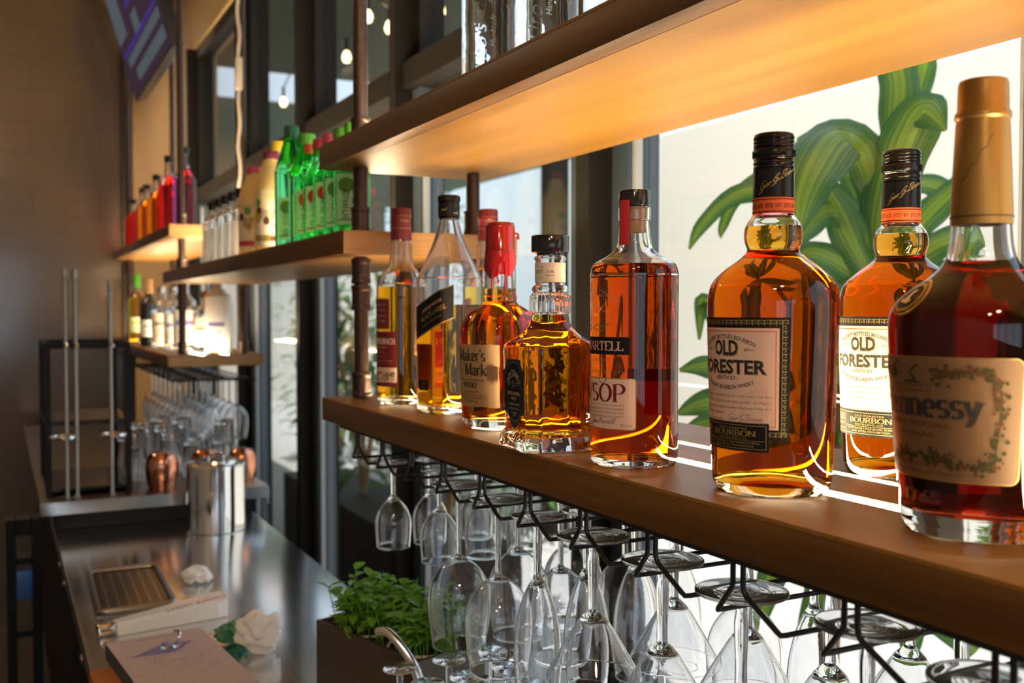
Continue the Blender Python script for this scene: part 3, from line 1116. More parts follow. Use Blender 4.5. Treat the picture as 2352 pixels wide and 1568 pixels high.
# ---------------------------------------------------------------- bourbon in the round shouldered bottle with black screw cap (two)
def old_bourbon(x, y, lab_deg, label):
    t = thing('bourbon_bottle', label, 'bottle', (x, y, ZB), 0, 'bottles of spirits on the near lower shelf')
    outer = [(.0445, 0), (.0475, .004), (.0498, .014), (.0512, .05), (.0532, .11), (.0543, .150), (.0538, .164), (.0505, .1755), (.0400, .1865), (.0292, .1945), (.0226, .2005), (.0216, .2040), (.0216, .2040), (.0236, .2095), (.0242, .2160), (.0228, .2235), (.0190, .2295), (.0170, .2330), (.0150, .2350), (.0150, .2950)]
    pr = bottle_glass(t, outer, .0028, .222, 'amber_rich', 'clear_glass', base_t=.007, dome=.011)
    ac = az_to_cam(x, y)
    MB().lathe([(.0152, .2325), (.0172, .2325), (.0172, .2460), (.0152, .2460)], 48).build('neck_band', 'orange_print', t)
    nb = Lab()
    for k in range(7):
        nb.text('ESTD 1870', (k - 3) * .0150, .2372, .0036, 'label_black', 1, w=.0125)
        nb.rect((k - 3) * .0150 - .0075, .2440, (k - 3) * .0150 + .0075, .2446, 'label_black').rect((k - 3) * .0150 - .0075, .2338, (k - 3) * .0150 + .0075, .2344, 'label_black')
    nb.build('neck_print', wrapper([(.0173, 0), (.0173, 1)], .2, ac), t, .003)
    MB().lathe([(.0152, .2462), (.0172, .2462), (.0170, .2702), (.0160, .2708), (.0152, .2708)], 48).build('neck_sleeve', 'black_plastic', t)
    sg = Lab()
    squiggle(sg, 'Geo G Brown', -.012, .2510, .0052, 'gold', .00035, slant=.5)
    P2 = [(p, k, l) for p, k, l in sg.P]
    sg.P = [([(a, .249 + (b_ - .249) * 1.0 + (a + .012) * .55) for a, b_ in p], k, l) for p, k, l in P2]
    sg.build('signature', wrapper([(.0172, 0), (.0172, 1)], .2, ac), t, .003)
    c = MB()
    prf = [(0, .2710), (.0168, .2710)]
    for g in (.2735, .2775):
        prf += [(.0170, g - .0012), (.0160, g), (.0170, g + .0012)]
    prf += [(.0166, .2795), (.0172, .2805), (.0172, .2858), (.0166, .2868)]
    for g in (.2885, .2915, .2945):
        prf += [(.0169, g - .0008), (.0161, g), (.0169, g + .0008)]
    prf += [(.0168, .2975), (.0160, .2995), (.0145, .3002), (0, .3004)]
    c.lathe(prf, 96, rib=(48, .035, .2805, .2860))
    c.build('screw_cap', 'black_plastic', t, smooth=50)
    L_ = Lab()
    hw, z0, z1 = .0545, .0475, .1462
    L_.rect(-hw, z0, hw, z1, 'label_black', 0)
    # key pattern in dull gold round the border
    st = .0046
    zz = z1 - .0052
    def key(u, v, s_, rot):
        pts = [(-.5, -.5), (-.5, .5), (.45, .5), (.45, -.2), (-.05, -.2), (-.05, .15)]
        cr, sr = math.cos(rot), math.sin(rot)
        L_.line([(u + s_ * (a * cr - b_ * sr), v + s_ * (a * sr + b_ * cr)) for a, b_ in pts], .0005, 'dull_gold', 1)
    u = -hw + .004
    while u < hw - .002:
        key(u, z1 - .0042, .0040, 0); u += st
    v = z1 - .0042 - st
    while v > z0 + .004:
        key(hw - .0042, v, .0040, PI / 2); key(-hw + .0042, v, .0040, -PI / 2); v -= st
    u = -hw + .004
    while u < hw - .002:
        key(u, z0 + .0042, .0040, 0); u += st
    ix = hw - .0085
    L_.rect(-ix, z0 + .0085, ix, z1 - .0085, 'pink_paper', 1)
    L_.frame(-ix + .0022, z0 + .0105, ix - .0022, z1 - .0108, .0007, 'orange_print', 2)
    L_.text('THE FIRST BOTTLED BOURBON', 0, .1292, .0034, 'ink', 2, w=.056, bend=.055, bold=.01)
    L_.text('OLD', .0004, .1152, .0127, 'dull_gold', 2, w=.0265, bold=.03).text('OLD', 0, .1158, .0122, 'ink', 3, w=.0255, bold=.028)
    L_.roman('O', -.0090, .1155, .0125, 'ink', 3, w=.0095, thick=.26, thin=.17) if False else None
    L_.text('FORESTER', .0004, .1003, .0115, 'dull_gold', 2, w=.0735, bold=.03).text('FORESTER', 0, .1009, .0110, 'ink', 3, w=.0725, bold=.028)
    L_.text('ESTD', -.0205, .1190, .0022, 'ink', 2).text('1870', .0205, .1190, .0022, 'ink', 2)
    L_.rect(-.0265, .1198, -.0235, .1202, 'ink', 2).rect(.0235, .1198, .0265, .1202, 'ink', 2)
    L_.text('- KENTUCKY -', 0, .0955, .0032, 'ink', 2, w=.026, bold=.01)
    L_.text('STRAIGHT BOURBON WHISKY', 0, .0875, .0034, 'ink', 2, w=.055, bend=-.075, bold=.01)
    rows = ['"This whisky is distilled by us only, and we are', 'responsible for its richness and fine quality. Its elegant', 'flavor is solely due to original fineness developed with care.', 'There is nothing better in the market."']
    for k, s_ in enumerate(rows):
        L_.text(s_, -.041, .0815 - k * .0048, .0021, 'grey_ink', 2, w=(.082 if k < 3 else .040), align='L', shear=.25)
    L_.text('GEORGE GARVIN BROWN, FOUNDER', -.041, .0618, .0013, 'grey_ink', 2, w=.038, align='L')
    squiggle(L_, 'Geo G Brown', .002, .0625, .0050, 'grey_ink', .0003)
    L_.line(arc(.028, .075, .0125, .0125, 0, 360, 30), .0003, 'rose_print', 2).line(arc(.028, .075, .0105, .0105, 0, 360, 30), .0002, 'rose_print', 2)
    # black serrated ribbon below
    def zig(u0, u1, va, vb, n_):
        pts = []
        for i in range(n_ + 1):
            uu = u0 + (u1 - u0) * i / n_
            pts.append((uu, va)); pts.append((uu + (u1 - u0) / n_ / 2, va - .0010))
        pts = pts[:-1]
        q = []
        for i in range(n_ + 1):
            uu = u1 + (u0 - u1) * i / n_
            q.append((uu, vb)); q.append((uu + (u0 - u1) / n_ / 2, vb + .0010))
        return pts + q[:-1]
    L_.poly(zig(-.0475, .0385, .0380, .0605, 44), 'label_black', 3)
    L_.frame(-.0460, .0395, .0365, .0590, .0005, 'dull_gold', 4)
    L_.text('100', -.0345, .0500, .0072, 'dull_gold', 4, w=.0165, bold=.02).text('PROOF', -.0345, .0460, .0028, 'dull_gold', 4, w=.0155).text('50% ALC/VOL 750ml', -.0345, .0418, .0018, 'dull_gold', 4, w=.016)
    L_.rect(-.0240, .0405, -.0236, .0580, 'dull_gold', 4)
    L_.text('OLD FORESTER', .006, .0553, .0018, 'dull_gold', 4, w=.030)
    L_.roman('BOURBON', .006, .0500, .0044, 'dull_gold', 4, w=.044)
    L_.text('DISTILLING CO.', .006, .0475, .0016, 'dull_gold', 4, w=.030)
    L_.rect(-.022, .0463, .035, .0466, 'dull_gold', 4)
    L_.text('CONTINUOUSLY SOLD BEFORE, DURING', .006, .0438, .0017, 'dull_gold', 4, w=.050)
    L_.text('AND AFTER PROHIBITION', .006, .0412, .0017, 'dull_gold', 4, w=.040)
    L_.build('front_label', wrapper(pr, .1, ac + math.radians(lab_deg)), t)
    bl = Lab().rect(-.024, .052, .024, .142, 'cream_paper', 0)
    for k in range(9):
        bl.text('straight bourbon whisky', 0, .130 - k * .008, .0022, 'grey_ink', 1, w=.040)
    bl.build('back_label', wrapper(pr, .1, ac + math.radians(lab_deg + 165)), t)
    return t


old_bourbon(.5828, .6501, -44, 'tall round bourbon bottle with pinkish label, standing at the front of the shelf')
old_bourbon(.7480, .6620, -36, 'bourbon bottle with brightly lit cream label, half hidden by the gold capsule bottle')


# ---------------------------------------------------------------- red cognac in the clear cylinder with cork and red side seal
def red_cognac(x, y):
    t = thing('cognac_bottle', 'red cognac bottle with cork stopper, red paper neck seal and white square label', 'bottle', (x, y, ZB), 0, 'bottles of spirits on the near lower shelf')
    ac = az_to_cam(x, y)
    outer = [(.0408, 0), (.0430, .0035), (.0437, .010), (.0437, .010), (.0436, .1), (.0439, .180), (.0439, .1860), (.0424, .1945), (.0385, .1995), (.0285, .2050), (.0205, .2110), (.0168, .2195), (.0152, .2330), (.0148, .2400), (.0160, .2412), (.0160, .2412), (.0162, .2520), (.0155, .2535)]
    pr = bottle_glass(t, outer, .0030, .1965, 'cognac_red', 'clear_glass', base_t=.006, dome=.004)
    MB().lathe([(0, .2290), (.0114, .2290), (.0117, .2300), (.0118, .2540), (0, .2540)], 32).build('cork', 'cork', t)
    cap_mb(.0158, .2548, .2705, bev=.0010).build('stopper_cap', 'black_gloss', t)
    s = Lab().rect(-.0058, -.020, .0058, .020, 'red_print', 0).rect(-.0058, -.0135, .0058, -.0130, 'gold', 1)
    squiggle(s, 'Mar', -.003, -.006, .004, 'gold', .0003)
    s2 = Lab()
    s2.rect(-.0060, .2160, .0060, .2600, 'red_script', 0)
    s2.text('VSOP', 0, .2195, .0022, 'gold', 1, w=.008)
    s2.line([(-.003, .236), (-.001, .242), (.002, .232), (.003, .25)], .0003, 'gold', 1)
    prs = [(.0175, .21), (.0156, .2330), (.0165, .2412), (.0167, .2600)]
    s2.build('paper_seal', wrapper(prs, .235, ac + math.radians(-38), flat_r=False), t, .002)
    L_ = Lab()
    L_.rect(-.0335, .1093, .0335, .1262, 'label_black', 0)
    L_.roman('MARTELL', 0, .1133, .0086, 'rose_print', 1, w=.0545, thick=.17, thin=.06)
    L_.text('COGNAC', 0, .1025, .0030, 'dull_gold', 1, w=.026)
    L_.text('FONDEE EN 1715', .004, .0912, .0026, 'dull_gold', 1, w=.055)
    L_.line(arc(.004, .0880, .005, .007, 0, 360, 12), .0012, 'dull_gold', 1)
    L_.line([(-.012, .1345), (-.004, .1385), (.004, .1360), (.012, .1400), (.004, .1320), (-.006, .1330), (-.012, .1345)], .0009, 'dull_gold', 1)
    L_.rect(-.0395, .0368, .0395, .0868, 'dull_gold', 0, .0035)
    L_.rect(-.0385, .0378, .0385, .0858, 'pink_paper', 1, .003)
    L_.roman('VSOP', .0005, .0640, .0168, 'red_print', 2, w=.058, thick=.17, thin=.03, ser=.08, slab=.035)
    L_.rect(-.028, .0603, .028, .0606, 'grey_ink', 2)
    for k, s_ in enumerate(['MATURED IN RED BARRELS OF FINE-GRAINED', 'OAK, WITH ITS SUBTLE WOOD OVERTONES THAT', 'REVEAL LUXURIOUS AND GENEROUS FRUIT AROMAS.']):
        L_.text(s_, 0, .0560 - k * .0037, .0019, 'grey_ink', 2, w=.056)
    squiggle(L_, 'Jean Martell', -.013, .0428, .0050, 'ink', .0003)
    L_.text('40% alc./vol.', .030, .0400, .0030, 'grey_ink', 2, w=.012)
    L_.build('front_label', wrapper(pr, .08, ac + math.radians(-49)), t)
    # raised swift on the glass above the label
    w = Lab()
    body = [(-.020, .160), (-.010, .166), (0, .1655), (.010, .1660), (.018, .1635), (.020, .162), (.014, .161), (.004, .158), (-.004, .150), (-.010, .147), (-.006, .155), (-.014, .157)]
    w.line(cat_rom(body + [body[0]], 3), .0010, 'clear_glass', 0)
    w.line(cat_rom([(-.024, .171), (-.012, .1715), (.002, .170), (.008, .166)], 3), .0011, 'clear_glass', 0)
    w.line(cat_rom([(-.024, .166), (-.012, .168), (.0, .167)], 3), .0010, 'clear_glass', 0)
    w.line(cat_rom([(-.004, .154), (.004, .151), (.012, .146)], 3), .0010, 'clear_glass', 0)
    o = w.build('relief_bird', wrapper(pr, .08, ac + math.radians(-45)), t, off=.00045)
    md = o.modifiers.new('thick', 'SOLIDIFY'); md.thickness = .0008; md.offset = 1
    bl = Lab().rect(-.026, .045, .026, .080, 'orange_print', 0).rect(-.026, .080, .026, .0925, 'maroon', 0)
    for k in range(8):
        bl.text('product of france imported', 0, .0745 - k * .0038, .0020, 'maroon', 1, w=.044)
    bl.text('Martell', 0, .084, .0045, 'orange_print', 1, w=.03)
    bl.build('back_label', wrapper(pr, .08, ac + math.radians(150)), t)
    return t


red_cognac(.5622, .8270)


# ---------------------------------------------------------------- deep cognac with the gold capsule, nearest
def deep_cognac(x, y):
    t = thing('cognac_bottle', 'nearest cognac bottle with tall gold capsule, shoulder medallion and vine bordered label', 'bottle', (x, y, ZB), 0, 'bottles of spirits on the near lower shelf')
    ac = az_to_cam(x, y)
    outer = [(.0450, 0), (.0482, .005), (.0500, .012), (.0535, .050), (.0575, .100), (.0594, .132), (.0592, .146), (.0555, .156), (.0450, .1660), (.0330, .1755), (.0245, .184), (.0208, .194), (.0192, .210), (.0172, .2450), (.0160, .2750), (.0160, .2900)]
    pr = bottle_glass(t, outer, .0032, .1845, 'cognac_deep', 'clear_glass', base_t=.014, dome=.003)
    MB().lathe([(.0190, .2105), (.0199, .2105), (.0199, .2200), (.0172, .2795), (.0168, .2815), (.0180, .2832), (.0180, .2862), (.0164, .2885), (.0160, .3060), (.0152, .3085), (.0135, .3092), (0, .3092)], 56).build('capsule', 'gold_capsule', t)
    r = Lab().rect(-.055, .2152, .055, .2160, 'ink', 0)
    r.line(cat_rom([(-.012 + .0024 * i, .236 + .0034 * i + .0016 * math.sin(i * 2.2)) for i in range(11)], 3), .0005, 'brown_print', 0)
    r.build('capsule_print', wrapper([(.0200, .21), (.0200, .2200), (.0173, .2795)], .215, ac - .2), t, .003)
    # medallion on the shoulder
    d = Lab()
    Rm = .0165
    d.poly(arc(0, 0, Rm, Rm, 0, 360, 40)[:-1], 'dull_gold', 0)
    d.line(arc(0, 0, Rm * .93, Rm * .93, 0, 360, 40), .0012, 'gold', 1).line(arc(0, 0, Rm * .70, Rm * .70, 0, 360, 40), .0010, 'gold', 1)
    d.poly(arc(0, 0, Rm * .65, Rm * .65, 0, 360, 40)[:-1], 'olive_print', 1)
    d.poly([(-.006, -.004), (.003, -.006), (.006, -.003), (.002, -.001), (.001, .003), (.004, .006), (-.001, .007), (-.003, .003), (-.003, -.001), (-.006, -.002)], 'gold', 2)
    zc = .1605
    za, zb = .1485, .1710
    ra, rb = interp_prof(pr, za), interp_prof(pr, zb)
    sl = math.hypot(rb - ra, zb - za)

    def fn(u, v, off):
        z = zc + v * (zb - za) / sl
        r_ = interp_prof(pr, z)
        rc = interp_prof(pr, zc)
        a = ac + math.radians(-58) + u / rc
        k = (zb - za) / sl
        return Vector(((r_ + off * 1.4 * k) * math.cos(a), (r_ + off * 1.4 * k) * math.sin(a), z + off * 1.4 * (ra - rb) / sl))
    d.build('medallion', fn, t, .003)
    L_ = Lab()
    L_.rect(-.068, .0395, .068, .1215, 'gold', 0, .006)
    L_.rect(-.0674, .0401, .0674, .1209, 'khaki_paper', 1, .0055)
    L_.roman('Hennessy', -.001, .0820, .0172, 'ink', 2, w=.089, thick=.21, thin=.05, ser=.07)
    L_.text('VERY SPECIAL', -.004, .0750, .0033, 'brown_print', 2, w=.056)
    L_.text('COGNAC', -.004, .0685, .0033, 'brown_print', 2, w=.034)
    L_.text('Jas Hennessy & Co', -.004, .1015, .0024, 'brown_print', 2, w=.032).text('MAISON FONDEE EN 1765', -.004, .0980, .0016, 'brown_print', 2, w=.030)
    L_.text('PRODUCE OF FRANCE', -.004, .0485, .0019, 'brown_print', 2, w=.034)
    L_.text('Mis en bouteille par Jas Hennessy et Co a Cognac, France', -.004, .0440, .0018, 'brown_print', 2, w=.082)
    # arm holding a halberd, leaf crests
    L_.line(cat_rom([(-.006, .105), (.000, .106), (-.005, .110), (-.001, .1145), (.002, .1155)], 4), .0016, 'olive_print', 2).line([(-.010, .1045), (.003, .1045)], .0012, 'olive_print', 2)
    r2 = random.Random(3)
    for u0 in (-.026, .018):
        for _ in range(14):
            a, b_ = u0 + r2.gauss(0, .0028), .110 + r2.gauss(0, .003)
            L_.poly([(a + .0016 * math.cos(q), b_ + .0013 * math.sin(q)) for q in (0, 1.2, 2.6, 3.9, 5.1)], 'olive_print' if u0 > 0 else 'brown_print', 2)
    for sgn in (-1, 1):
        path = cat_rom([(sgn * .012, .0555), (sgn * .024, .0525), (sgn * .040, .0500), (sgn * .050, .0540), (sgn * .053, .070), (sgn * .055, .090), (sgn * .052, .1060), (sgn * .042, .1120), (sgn * .028, .1100), (sgn * .020, .112)], 6)
        L_.line(path, .0007, 'olive_print', 2)
        for p in path:
            for _ in range(3):
                a, b_ = p[0] + r2.gauss(0, .0024), p[1] + r2.gauss(0, .0022)
                s_ = r2.uniform(.0009, .0021)
                L_.poly([(a + s_ * math.cos(q), b_ + s_ * math.sin(q)) for q in (0, 1.1, 2.2, 3.3, 4.4, 5.4)], r2.choice(['olive_print', 'olive_print', 'brown_print']), 3)
    for k in range(26):
        a, b_ = r2.uniform(-.016, .016), .0545 + r2.gauss(0, .0022)
        L_.poly([(a + .0017 * math.cos(q), b_ + .0015 * math.sin(q)) for q in (0, 1.1, 2.2, 3.3, 4.4, 5.4)], 'olive_print', 3)
    L_.build('front_label', wrapper(pr, .1, ac + math.radians(-41)), t)
    e = Lab().text('1765', 0, .0235, .0085, 'clear_glass', 0, w=.030, bold=.02)
    o = e.build('raised_year', wrapper(pr, .02, ac + math.radians(-42)), t, off=.00015)
    md = o.modifiers.new('thick', 'SOLIDIFY'); md.thickness = .0008; md.offset = 1
    return t


deep_cognac(.6010, .4632)


# ---------------------------------------------------------------- squat square decanter bottle
def decanter(x, y, face_deg):
    ac = az_to_cam(x, y)
    rz = ac + math.radians(face_deg)
    t = thing('whiskey_bottle', 'squat square whiskey decanter with black shield label, fluted neck and dark stopper', 'bottle', (x, y, ZB), rz, 'bottles of spirits on the near lower shelf')
    sh = chamfer_shape(1.70)
    outer = [(0.0455, 0, 1), (0.0476, .003, 1), (0.0478, .010, 1), (0.0455, .016, 1), (0.0423, .0215, 1), (0.0423, .0215, 1), (0.0430, .060, 1), (0.0441, .100, 1), (0.0440, .1090, 1), (0.0432, .1130, 1), (0.0395, .1175, .9), (0.0395, .1175, .9), (.0320, .1235, .5), (.0252, .1325, .1), (.0222, .1385, 0), (.0216, .1415, 0), (.0212, .1450, 0), (.0212, .1450, 0), (.0205, .1475, 0), (.0219, .1500, 0), (.0224, .1600, 0), (.0213, .1690, 0), (.0192, .1712, 0), (.0200, .1735, 0), (.0204, .1765, 0), (.0180, .1795, 0), (.0166, .1810, 0), (.0165, .2050, 0), (.0178, .2075, 0), (.0175, .2105, 0), (.0155, .2120, 0)]
    pr = bottle_glass(t, outer, .0034, .1475, 'amber_liquid', 'rippled_glass', base_t=.0125, shape=sh, dome=.002, n=3)
    # fluting round the neck ring
    MB().lathe([(.0196, .1495), (.0216, .1500), (.0222, .1540), (.0224, .1600), (.0214, .1680), (.0195, .1700)], 108, rib=(18, .05, .150, .1685)).build('fluted_ring', 'clear_glass', t, smooth=60)
    MB().lathe([(.0150, .2122), (.0150, .2140), (.0206, .2160), (.0211, .2172), (.0211, .2330), (.0203, .2342), (0, .2342)], 64).build('stopper', 'black_gloss', t)
    nl = Lab().rect(-.050, .1825, .050, .2040, 'cream_paper', 0)
    for s_, u in (('SELECT', -.013), ('3-06', 0), ('SELECT', .026), ('3-06', .038)):
        nl.text(s_, u, .1925, .0036, 'ink', 1, w=.011 if s_ != '3-06' else .0075)
    nl.text('BARREL HOUSE', .0, .1895, .0016, 'ink', 1, w=.009)
    squiggle(nl, 'Clar', .0075, .1915, .004, 'ink', .0003) if False else None
    for sg in (-1, 1):
        nl.line(cat_rom([(-.018, .1985 if sg > 0 else .1865), (-.013, .200 if sg > 0 else .188), (-.010, .1985 if sg > 0 else .1865), (-.0085, .1995 if sg > 0 else .1875), (-.0095, .201 if sg > 0 else .189)], 3), .0003, 'ink', 1)
    nl.build('neck_label', wrapper([(.0166, 0), (.0166, 1)], .2, ac - rz), t, .003)
    # shield label on the left face
    L_ = Lab()
    W_, B, T_ = .0295, .0225, .0985
    def shield(w_, b_, tp, k=1.0):
        pts = [(-w_ * .70, tp), (w_ * .70, tp)]
        pts += arc(w_ * 1.03, tp + .0005, w_ * .36, .0140, 185, 268, 6)
        pts += [(w_ * .97, tp - .030), (w_ * .97, b_ + .018)]
        pts += cat_rom([(w_ * .97, b_ + .018), (w_ * .62, b_ + .0145), (w_ * .32, b_ + .0045), (0, b_)], 4)[1:]
        pts += [(-a, c) for a, c in reversed(pts[:-1])][0:]
        return pts
    L_.poly(shield(W_, B, T_), 'label_black', 0)
    for k_, (w_, b_, tp) in enumerate([(W_ - .0016, B + .0018, T_ - .0016), (W_ - .0032, B + .0042, T_ - .0036)]):
        s_ = shield(w_, b_, tp)
        L_.line(s_ + [s_[0]], .00035, 'silver_print', 1)
    for sg in (-1, 1):
        L_.line(cat_rom([(sg * .0205, .064), (sg * .0190, .072), (sg * .0200, .080), (sg * .0160, .090), (sg * .0130, .0935), (sg * .0110, .0915), (sg * .0125, .0895)], 4), .00035, 'silver_print', 1)
        L_.line(cat_rom([(sg * .0205, .060), (sg * .0165, .056), (sg * .0180, .048), (sg * .0175, .036), (sg * .0195, .034), (sg * .0205, .0375)], 4), .00035, 'silver_print', 1)
    L_.line(cat_rom([(-.011, .0925), (0, .0955), (.011, .0925)], 5), .00035, 'silver_print', 1)
    L_.text("JACK DANIEL'S", 0, .0795, .0052, 'pink_paper', 1, w=.0330, bend=.0165, grow=.7)
    L_.line(arc(0, .0715, .0042, .0042, 0, 360, 20), .00035, 'silver_print', 1)
    for k_ in range(3):
        L_.line(arc(0, .0715, .0036 - k_ * .001, .0022, 20, 340, 14), .0003, 'silver_print', 1)
    for sg in (-1, 1):
        L_.text('CRAFTED', sg * .0115, .0722, .0016, 'silver_print', 1, w=.010).text('BARREL', sg * .0115, .0697, .0016, 'silver_print', 1, w=.008)
    L_.text('SINGLE BARREL', 0, .0595, .0036, 'pink_paper', 1, w=.0345)
    L_.text('SELECT', 0, .0540, .0034, 'pink_paper', 1, w=.0150)
    L_.text('TENNESSEE WHISKEY', 0, .0482, .0023, 'pink_paper', 1, w=.0300)
    L_.text('47% ALC./VOL. 750mL', 0, .0433, .0024, 'pink_paper', 1, w=.0270)
    L_.text('LYNCHBURG', 0, .0388, .0020, 'pink_paper', 1, w=.0165).text('TENN.', 0, .0360, .0018, 'pink_paper', 1, w=.007)
    L_.text('DISTILLERY BOTTLED', 0, .0300, .0016, 'pink_paper', 1, w=.0170, bend=-.012)
    L_.build('front_label', wrapper(pr, .06, -PI / 2, sh, 1), t, 0, off=.0006)
    return t


decanter(.5420, .9615, 25)


# ---------------------------------------------------------------- red wax bottle
def wax_bottle(x, y):
    ac = az_to_cam(x, y)
    t = thing('bourbon_bottle', 'bourbon bottle with dripping red wax over neck and torn tan paper label', 'bottle', (x, y, ZB), ac + math.radians(-52), 'bottles of spirits on the near lower shelf')
    a0 = ac - (ac + math.radians(-52))
    sh = sq_shape(3.2)
    outer = [(.0430, 0, .6), (.0455, .005, .6), (.0468, .020, .6), (.0490, .080, .6), (.0492, .120, .55), (.0465, .136, .45), (.0400, .1475, .3), (.0310, .1555, .1), (.0240, .1600, 0), (.0215, .1640, 0), (.0226, .1690, 0), (.0212, .1735, 0), (.0205, .20, 0), (.0195, .2300, 0), (.0178, .2400, 0), (.0165, .2550, 0)]
    pr = bottle_glass(t, outer, .0032, .1800, 'amber_liquid', 'clear_glass', base_t=.010, shape=sh, dome=.005)
    # wax: dipped cap with an uneven hem and long drips
    mb = MB()
    n, rows = 96, [(.0, .2668), (.0120, .2668), (.0182, .2655), (.0192, .2610), (.0193, .2300), (.0200, .2290), (.0203, .2265), (.0196, .2250)]
    V = [(0, 0, .2668)]
    drips = [(-30, .030, 4.2), (-8, .014, 5.0), (18, .062, 4.6), (120, .02, 6), (220, .02, 6)]
    hem = []
    for i in range(n):
        a = 2 * PI * i / n
        d = .019 + .011 * math.cos(a - a0 + .25) + .003 * math.sin(a * 5)
        hem.append(.2250 - max(.004, d))
    R_ = [(0, .2668), (.0120, .2668), (.0182, .2655), (.0193, .2600), (.0194, .2300), (.0201, .2288), (.0203, .2266), (.0198, .2248)]
    F = []
    idx = []
    V = []
    for r_, z in R_[1:]:
        idx.append([len(V) + i for i in range(n)])
        for i in range(n):
            a = 2 * PI * i / n
            V.append((r_ * math.cos(a), r_ * math.sin(a), z))
    for k_ in range(1, 5):
        idx.append([len(V) + i for i in range(n)])
        for i in range(n):
            a = 2 * PI * i / n
            z = .2248 + (hem[i] - .2248) * k_ / 4
            r_ = interp_prof(pr, z) + (.0012 if k_ < 4 else .0003)
            V.append((r_ * math.cos(a), r_ * math.sin(a), z))
    for A, B in zip(idx, idx[1:]):
        for i in range(n):
            F.append((A[i], B[i], B[(i + 1) % n], A[(i + 1) % n]))
    V.append((0, 0, .2669)); top = len(V) - 1
    for i in range(n): F.append((top, idx[0][i], idx[0][(i + 1) % n]))
    mb.add(V, F)
    for deg, ln, wd in drips:
        a = a0 + math.radians(deg)
        i = int((a % (2 * PI)) / (2 * PI) * n) % n
        z0 = hem[i] + .010
        path, rad = [], []
        for k_ in range(14):
            z = z0 - (ln + .006) * k_ / 13
            r_ = interp_prof(pr, z)
            aa = a + .03 * math.sin(k_ * .7)
            path.append(((r_ + .0004) * math.cos(aa), (r_ + .0004) * math.sin(aa), z))
            rad.append(.0005 * wd * (.75 + .25 * math.cos(k_ / 13 * 3)) if k_ < 11 else .0005 * wd * (1.0 if k_ == 11 else .95 if k_ == 12 else .4))
        mb.tube(path, [q * .72 for q in rad], 10)
    a = a0 + math.radians(78)
    mb.tube([(.0190 * math.cos(a), .0190 * math.sin(a), .2520), (.0240 * math.cos(a), .0240 * math.sin(a), .2510), (.0245 * math.cos(a), .0245 * math.sin(a), .2440)], .0016, 8)
    mb.build('wax_seal', 'wax', t, smooth=70)
    L_ = Lab()
    rr = random.Random(5)
    top_, bot_ = [], []
    for i in range(24):
        u = -.036 + .082 * i / 23
        top_.append((u, .1085 + rr.uniform(-.0008, .0006)))
        bot_.append((u * 1.0, .0285 + rr.uniform(-.0005, .0008)))
    L_.poly(list(reversed(top_)) + bot_, 'tan_paper', 0)
    L_.roman("Maker's", .0005, .0872, .0150, 'ink', 1, w=.0540, thick=.17, thin=.06, ser=.07)
    L_.roman('Mark', .0095, .0690, .0150, 'ink', 1, w=.0400, thick=.18, thin=.06, ser=.07)
    L_.line(arc(-.0190, .0745, .0066, .0085, 0, 360, 24), .0004, 'grey_ink', 1).text('SIV', -.019, .0725, .0040, 'grey_ink', 1, w=.007)
    L_.text('KENTUCKY STRAIGHT BOURBON', .001, .0620, .0022, 'ink', 1, w=.0500)
    L_.roman('WHISKY', -.001, .0530, .0070, 'ink', 1, w=.0300, thick=.18, thin=.07)
    L_.text('Handmade since 1953', .0, .0465, .0028, 'ink', 1, w=.030, shear=.3)
    L_.text("Maker's Mark Distillery, Inc., Star Hill Farm,", .002, .0425, .0020, 'ink', 1, w=.048)
    L_.text("Loretto, Ky. 750ml age six years 45% Alc./Vol.", .003, .0390, .0020, 'ink', 1, w=.052)
    L_.text('750ml 45% Alc./Vol.', .0, .0345, .0028, 'ink', 1, w=.028)
    L_.build('front_label', wrapper(pr, .07, a0 + math.radians(-52), sh, .6), t)
    return t


wax_bottle(.5830, 1.1680)


